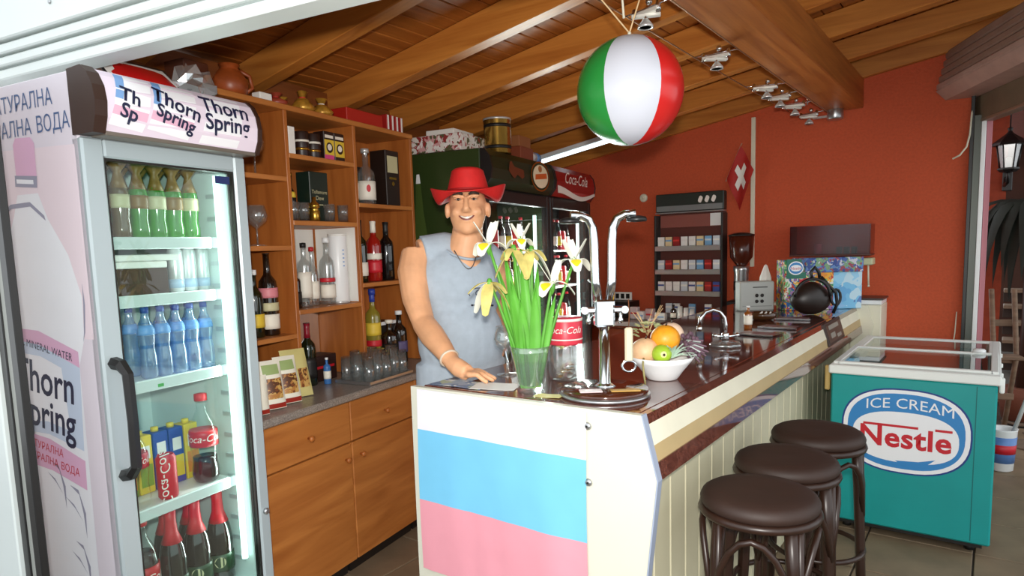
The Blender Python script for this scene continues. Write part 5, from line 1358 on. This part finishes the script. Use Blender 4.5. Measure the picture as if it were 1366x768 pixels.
# ---- on the red wall
tag(MB().bb(-.016, .016, -.02, .0, 0, 1.17, .003).build('wall_conduit', m_cream, None, (-1.58, 5.448, 1.32)), 'white vertical cable conduit on the red wall', 'conduit')
th = thing('wall_dial', 'small round white dial on the red wall left of the rack', 'dial', (-2.52, 5.448, 1.93))
MB().lathe([(.036, 0), (.036, .012), (.03, .018), (0, .018)], 18).xf(Matrix.Rotation(pi / 2, 4, 'X')).build('dial_body', m_cream, th); MB().lathe([(.012, .018), (.010, .026), (0, .026)], 12).xf(Matrix.Rotation(pi / 2, 4, 'X')).build('dial_knob', m_cream, th)
sf = thing('hand_flag', 'small red hand flag with white cross on the red wall', 'flag', (-1.70, 5.42, 1.83))
MB().cyl((-.09, 0, .18), (.035, 0, .47), .006, n=8).build('stick', M('flag_stick', (210, 150, 120), .5), sf)
def hf(u, v):
    a = Vector((-.08, -.004, .20)).lerp(Vector((.03, -.004, .45)), u); d = Vector((.11, -.02, -.20 - .06 * (1 - u)))
    return a + d * v + Vector((0, -.015 * sin(6 * v + 3 * u), 0))
MB().grid(hf, 8, 8, True, .0015).build('cloth', M('flag_red', (176, 34, 26), .7), sf)
def hcross(u0, u1, v0, v1): MB().grid(lambda u, v: Vector(hf(u0 + (u1 - u0) * u, v0 + (v1 - v0) * v)) + Vector((0, -.006, 0)), 6, 6, True, .001).build('white_cross', m_paper, sf)
hcross(.42, .60, .2, .85); hcross(.2, .82, .42, .62)
# ---- ceiling fixtures
tl = thing('ceiling_tube', 'fluorescent tube fitting under the rafter behind the ball', 'lamp', (-2.80, 4.77, 2.30))
sh_ = lambda m: m.map(lambda x, y, z: (x, y, z + .155 * x))
sh_(MB().bb(-.36, .36, -.03, .04, .012, .05, .004)).build('housing', m_white, tl)
sh_(MB().cyl((-.33, -.005, -.005), (.33, -.005, -.005), .014, n=12)).build('tube', glow('tube_glow', (225, 245, 250), 2.5), tl)
for x in (-.345, .345): sh_(MB().bb(x - .012, x + .012, -.02, .015, -.022, .014, .003)).build('end_cap', m_white, tl)
wr = thing('cable_track', 'pair of thin low-voltage cables strung under the beam', 'cable', (0, 0, 0))
for x in (-1.22, -1.01): MB().tube([(x, 1.2, 2.425), (x, 3.3, 2.415), (x, 5.44, 2.425)], .003, 6).build('cable', M('cable_copper', (150, 110, 80), .4, .5), wr)
MB().cyl((-1.06, 4.86, 2.42), (-1.06, 4.86, 2.60), .003, n=6).build('stay', m_chrome, wr)
m_spot = M('spot_white_metal', (226, 224, 216), .35, .25)
lbs = ['cable spotlight nearest the camera, above the ball', 'second cable spotlight, alone right of the ball', 'third cable spotlight, first of the close group', 'fourth cable spotlight, second of the close group', 'fifth cable spotlight, third of the close group', 'sixth cable spotlight, near the red wall']
for k, y in enumerate((2.44, 3.22, 4.05, 4.37, 4.72, 5.16)):
    r = thing('cable_spotlight', lbs[k], 'spotlight', (-1.115, y, 2.40), .15 * ((k * 7) % 5 - 2), 'spotlights on the cable track')
    MB().box((0, 0, .0), (.13, .026, .016), .003).build('crossbar', m_spot, r)
    MB().cyl((-.105, 0, .015), (.105, 0, .015), .0025, n=6).build('contact_rod', m_chrome, r)
    MB().box((.0, .0, -.012), (.11, .024, .014), .003).xf(Matrix.Rotation(.7, 4, 'Z')).build('crossbar', m_spot, r)
    MB().ell((.015, 0, .035), .014, 10, 6).build('bulb', m_chrome, r)
    for x in (-.06, .06): MB().lathe([(.010, -.012), (.012, 0), (.008, .026), (0, .03)], 10, (x, 0, 0)).build('clamp', m_chrome, r)
    MB().cyl((0, 0, -.01), (.01, -.012, -.035), .008, n=8).build('lamp_neck', m_chrome, r)
    MB().lathe([(.010, 0), (.028, -.022), (.031, -.032), (.026, -.032), (0, -.012)], 16, (.01, -.014, -.03)).build('reflector', m_silver, r)
    MB().lathe([(.0, -.030), (.025, -.030)], 12, (.01, -.014, -.03)).build('lens', M('lens_white', (238, 238, 230), .2), r)
tf = thing('cable_transformer', 'steel can-shaped cable end fitting beside the red wall', 'fitting', (-.98, 5.36, 2.38))
MB().lathe([(.05, 0), (.056, .01), (.056, .07), (.05, .08), (0, .08)], 18).build('can', m_steel, tf); MB().box((-.09, 0, .03), (.12, .025, .016), .003).build('arm', m_silver, tf)
# ---- beach ball
ball = thing('beach_ball', 'inflated green, white and red beach ball hanging under the beam', 'ball', (-1.02, 2.10, 2.036), VR)
RB = .178
m_ballc = [M('ball_white', (206, 210, 222), .22), M('ball_red', (206, 36, 34), .25), M('ball_green', (40, 140, 60), .25)]
a0 = -pi / 2 - rad(37.5)
for k in range(6):
    def gore(u, v, k=k):
        a = a0 + (k + u) * pi / 3; t = pi * (.02 + .96 * v)
        return (RB * sin(t) * cos(a), RB * sin(t) * sin(a), -RB * cos(t))
    MB().grid(gore, 10, 22).build('gore', m_ballc[(0, 1, 0, 2, 0, 2)[k] if k else 0] if k < 5 else m_ballc[2], ball)
for z in (-1, 1): MB().lathe([(.0, .0), (.02, -.001), (.022, -.005)], 16, (0, 0, z * (RB - .0005))).build('pole_cap', m_ballc[0], ball) if z > 0 else MB().lathe([(.022, .005), (.02, .001), (.0, .0)], 16, (0, 0, -RB + .0005)).build('pole_cap', m_ballc[0], ball)
MB().lathe([(.006, -.002), (.006, .012), (.003, .016), (0, .016)], 8, (0, 0, RB)).build('valve', m_cream, ball)
top = Vector((-1.02, 2.10, 2.225))
for k, (tgt, lb) in enumerate((((-1.17, 2.03, 2.435), 'pale cord from the ball up to the left'), ((-.99, 2.19, 2.45), 'pale cord from the ball up to the right'))):
    e = top + (Vector(tgt) - top) * 1.15
    tag(MB().tube([top, top.lerp(e, .5), e], .0025, 6).build('hanging_cord', M('pale_cord', (226, 196, 150), .6), None), lb, 'cord')
tag(MB().tube([(-1.03, 2.08, 2.27), (-1.035, 2.08, 2.33), (-1.02, 2.08, 2.37), (-1.03, 2.08, 2.47)], .004, 6).build('loose_wire', m_cream), 'thick white wire end dangling above the ball', 'wire')
# ================================================================== THE MAN BEHIND THE COUNTER
man = thing('person', 'man in red cowboy hat and grey sleeveless shirt leaning on the counter', 'person', (-1.769, 2.113, 0), VR)
m_skin = M('skin', (222, 164, 122), .5, var=.10, scale=14, bump=.03)
m_shirt = M('grey_jersey', (166, 178, 190), .85, var=.06, scale=30, bump=.15)
m_jeans = M('blue_denim', (96, 136, 190), .85, var=.15, scale=40)
def fuse(mb, name, mat, voxel, it=3, parent=man):
    o = mb.build(name, mat, parent)
    r = o.modifiers.new('fuse', 'REMESH'); r.mode = 'VOXEL'; r.voxel_size = voxel; r.use_smooth_shade = True
    s_ = o.modifiers.new('soften', 'SMOOTH'); s_.factor = .5; s_.iterations = it
    return o
HX = .006
TW = Matrix.Translation((-.05, .05, 0)) @ Matrix.Rotation(rad(24), 4, 'Z')     # trunk turned to the right of the picture
def trunk(mb, g):
    k = len(mb.v)
    mb.ell((.0, .0, 1.36), (.185 + g, .115 + g, .19 + g), 24, 16)
    mb.ell((.0, -.02, 1.14), (.182 + g, .135 + g, .20 + g), 24, 16)
    mb.ell((.0, .0, .95), (.185 + g, .125 + g, .15 + g), 24, 16)
    mb.ell((.0, -.05, 1.36), (.14 + g, .07 + g, .10 + g), 18, 12)
    mb.xf(TW, k)
sk = MB()
sk.ell((HX, .02, 1.705), (.077, .097, .098), 24, 16)
sk.ell((HX, -.015, 1.665), (.073, .076, .080), 20, 14)
sk.ell((HX, -.022, 1.625), (.064, .068, .045), 18, 12)
sk.ell((HX, -.060, 1.604), (.030, .026, .022), 14, 10)
for s_ in (-1, 1):
    sk.ell((HX + s_ * .036, -.060, 1.672), (.027, .026, .024), 14, 10)
    sk.ell((HX + s_ * .086, .012, 1.682), (.010, .020, .032), 12, 10)
    sk.ell((HX + s_ * .032, -.078, 1.735), (.026, .012, .008), 12, 8)
    sk.ell((HX + s_ * .012, -.096, 1.677), (.009, .010, .008), 10, 8)
sk.tube([(HX, -.082, 1.730), (HX, -.096, 1.705), (HX, -.108, 1.684), (HX, -.098, 1.672)], [.009, .011, .014, .011], 10)
sk.ell((HX, -.086, 1.637), (.026, .010, .007), 12, 8)
sk.ell((HX, -.084, 1.659), (.028, .010, .006), 12, 8)
sk.tube([(-.02, .035, 1.45), (-.016, .03, 1.52), (HX - .006, .02, 1.58), (HX, .018, 1.64)], [.082, .076, .066, .060], 18)
trunk(sk, -.012)
sk.tube([(-.205, .015, 1.510), (-.10, .05, 1.525), (-.02, .07, 1.510), (.07, .11, 1.485), (.115, .14, 1.455)], [.062, .062, .066, .062, .058], 14)
# resting arm
sk.tube([(-.215, .01, 1.515), (-.225, -.03, 1.435), (-.212, -.085, 1.33), (-.175, -.15, 1.235)], [.062, .066, .056, .046], 14)
sk.tube([(-.175, -.15, 1.235), (-.135, -.215, 1.195), (-.09, -.29, 1.155), (-.045, -.365, 1.108)], [.047, .050, .041, .029], 14)
sk.ell((-.175, -.15, 1.232), .046, 14, 10)
sk.tube([(-.05, -.36, 1.112), (-.022, -.392, 1.096), (.010, -.420, 1.083)], [.030, .034, .030], 12)
kn = [(.018, -.388), (.026, -.410), (.026, -.432), (.018, -.452)]
tips = [(.092, -.392), (.108, -.425), (.102, -.455), (.080, -.480)]
for k in range(4):
    a, b = Vector((*kn[k], 1.082)), Vector((*tips[k], 1.0605))
    m_ = a.lerp(b, .45) + Vector((0, 0, .012)); m2 = a.lerp(b, .75) + Vector((0, 0, .004))
    sk.tube([Vector((-.005, -.415 + .006 * (k - 1.5), 1.084)), a, m_, m2, b], [.014, .0125, .0105, .0098, .0085], 9)
    sk.ell(tuple(b), .0085, 8, 6)
sk.tube([(-.03, -.372, 1.098), (.0, -.362, 1.082), (.03, -.352, 1.068), (.055, -.350, 1.061)], [.016, .0135, .0115, .0095], 9)
# far arm, hanging behind
sk.tube([(.115, .14, 1.46), (.13, .18, 1.32), (.125, .20, 1.18)], [.058, .052, .042], 12)
sk.tube([(.125, .20, 1.18), (.10, .17, 1.07), (.06, .14, .94)], [.042, .040, .028], 12)
sk.ell((.055, .135, .90), (.03, .024, .045), 12, 8)
for k in range(4): sk.tube([(.04 + .012 * k, .135, .88), (.038 + .012 * k, .125, .83), (.038 + .012 * k, .11, .80)], [.010, .009, .008], 7)
sk.tube([(.07, .12, .91), (.078, .105, .87), (.075, .095, .845)], [.012, .010, .009], 7)
# legs
for (hx_, hy_, fx) in ((-.14, .02, -.15), (.04, .09, .06)):
    sk.tube([(hx_, hy_, .90), (hx_, hy_, .70), (fx, hy_, .48), (fx, hy_ + .02, .25), (fx, hy_ + .03, .08)], [.09, .08, .056, .05, .036], 14)
    sk.ell((fx, hy_ - .03, .045), (.04, .11, .035), 14, 8)
fuse(sk, 'body', m_skin, .0055, 3)
# shirt
st = MB()
k0 = len(st.v)
trunk(st, .008)
st.tube([(-.190, .02, 1.512), (-.10, .05, 1.527), (-.02, .07, 1.505), (.07, .11, 1.485), (.105, .135, 1.455)], [.074, .073, .074, .072, .066], 18)
k = len(st.v); st.lathe([(.19, .86), (.20, .88), (.197, 1.05)], 28, sy=.72); st.xf(TW, k)
sh_o = fuse(st, 'shirt', m_shirt, .008, 3)
nk = [(-.016 + .086 * cos(t), .030 + .088 * sin(t), 1.528 + .040 * sin(t) - .022 * cos(t)) for t in [2 * pi * k / 24 for k in range(24)]]
MB().tube(nk, .006, 6, closed=True).build('neck_trim', MATS['grey_jersey'], sh_o)
def chest(x, z):      # point on the shirt front
    v = TW @ Vector((x, 0, 0)); base = Vector((v.x, v.y, z)); n = TW.to_3x3() @ Vector((0, -1, 0))
    d = .140 * math.sqrt(max(0, 1 - (x / .21) ** 2)) * (1 if z < 1.36 else math.sqrt(max(.05, 1 - ((z - 1.36) / .24) ** 2)))
    return base + n * d
m_ink = M('shirt_print', (84, 88, 100), .8)
for (a, b, rr_, cx_, cz) in ((0, 5.2, .022, .055, 1.345), (1, 6.0, .014, .075, 1.340), (-1, 3.6, .030, .035, 1.345)):
    MB().tube([chest(cx_ + rr_ * 1.3 * cos(a + (b - a) * i / 12), cz + rr_ * .7 * sin(a + (b - a) * i / 12)) for i in range(13)], .0022, 5).build('emblem_line', m_ink, sh_o)
for i in range(9): MB().tube([chest(.005 + .012 * i, 1.297 - .001 * i), chest(.013 + .012 * i, 1.297 - .001 * i)], .0042, 5).build('lettering_block', M('shirt_lettering', (40, 42, 54), .8), sh_o)
MB().tube([chest(-.045 + .10 * i / 14, 1.52 - .075 * sin(pi * i / 14)) + Vector((0, -.012, 0)) for i in range(15)], .0022, 5).build('necklace', M('chain', (120, 116, 116), .35, .8), man)
# trousers
sho = MB()
k = len(sho.v); sho.ell((0, 0, .93), (.192, .132, .12), 20, 12); sho.xf(TW, k)
for (hx_, hy_, fx) in ((-.14, .02, -.15), (.04, .09, .06)):
    sho.tube([(hx_, hy_, .90), (hx_, hy_, .70), (fx, hy_, .48), (fx, hy_ + .02, .25), (fx, hy_ + .03, .10)], [.102, .094, .076, .07, .068], 16)
fuse(sho, 'trousers', m_jeans, .01, 3)
for (fx, fy) in ((-.15, -.01), (.06, .06)):
    MB().ell((fx, fy, .05), (.048, .125, .05), 16, 10).map(lambda x, y, z: (x, y, max(0, z))).build('shoe', m_black, man)
# face details
for s_ in (-1, 1):
    MB().tube([(HX + s_ * .012, -.0945, 1.741), (HX + s_ * .030, -.0945, 1.749), (HX + s_ * .052, -.082, 1.742)], [.005, .0062, .004], 7).build('eyebrow', M('dark_hair', (50, 38, 32), .8), man)
    e = MB().ell((HX + s_ * .031, -.0765, 1.722), (.0120, .0090, .0042), 12, 8).build('eye', M('eye_white', (170, 150, 135), .3), man)
    MB().ell((HX + s_ * .031, -.0835, 1.722), (.0055, .004, .0052), 10, 6).build('iris_and_pupil', M('pupil', (34, 24, 20), .2), e)
    MB().tube([(HX + s_ * .014, -.085, 1.725), (HX + s_ * .031, -.0895, 1.7305), (HX + s_ * .048, -.081, 1.724)], .0028, 6).build('eyelid', m_skin, e)
def smile(x0, x1, z0, z1, curve, d):
    def f(u, v):
        x = x0 + (x1 - x0) * u; t = 2 * u - 1
        return (HX + x, -.0985 + 9 * x * x - d, 1.648 + curve * t * t + (z0 + (z1 - z0) * v) * (1 - t * t) ** .5)
    return f
MB().grid(smile(-.032, .032, -.010, .006, .010, 0), 12, 4, True, .002).build('mouth', M('lip_dark', (120, 52, 44), .5), man)
MB().grid(smile(-.025, .025, -.003, .0045, .009, .002), 12, 3, True, .001).build('teeth', M('teeth', (216, 200, 178), .3), man)
hr = MB().ell((HX, .045, 1.70), (.081, .080, .075), 20, 12); hr.build('hair', M('grey_hair', (90, 74, 66), .9, var=.2, scale=60), man)
# hat
ht = MB()
m_hat = M('red_felt', (200, 24, 22), .75, var=.06, scale=40)
def crown(u, v):
    a = 2 * pi * u; t = v
    rx = .090 - .030 * t; ry = .104 - .018 * t
    z = 1.752 + .112 * t
    if t > .85: q = (t - .85) / .15; rx *= 1 - .95 * q; ry *= 1 - .95 * q; z = 1.847 + .020 * sin(q * pi / 2) - .018 * q * q * (1 - .2 * abs(cos(a)))
    return (HX + .004 + rx * cos(a), .018 + ry * sin(a), z)
hat = MB().grid(crown, 32, 16, True).build('hat_crown', m_hat, man)
def brim(u, v):
    a = 2 * pi * u; c_, s_ = cos(a), sin(a); side = c_ * c_
    rx = .086 + .070 * v; ry = .102 + .050 * v
    z = 1.758 - .010 * v * (1 - side) + side * (-.075 * sin(pi * v * .7) + .088 * v * v) - .010 * v * max(0, -c_)
    return (HX + .004 + rx * c_, .018 + ry * s_, z)
MB().grid(brim, 40, 8, True, .004).build('hat_brim', m_hat, hat)
MB().tube([(HX + .004 + .0885 * cos(2 * pi * k / 32), .018 + .1045 * sin(2 * pi * k / 32), 1.765) for k in range(32)], .004, 6, closed=True).build('hat_band', M('hat_band', (150, 16, 16), .6), hat)
wv = Vector((.05, -.09, -.05)).normalized()
c0 = Vector((-.062, -.337, 1.124)); ax = Vector((.045, -.075, -.047)).normalized(); a1 = ax.cross(Vector((0, 0, 1))).normalized(); a2 = ax.cross(a1)
MB().tube([c0 + (a1 * cos(2 * pi * k / 20) + a2 * sin(2 * pi * k / 20)) * .034 for k in range(20)], .005, 6, closed=True).build('bracelet', M('bracelet', (206, 190, 170), .4), man)
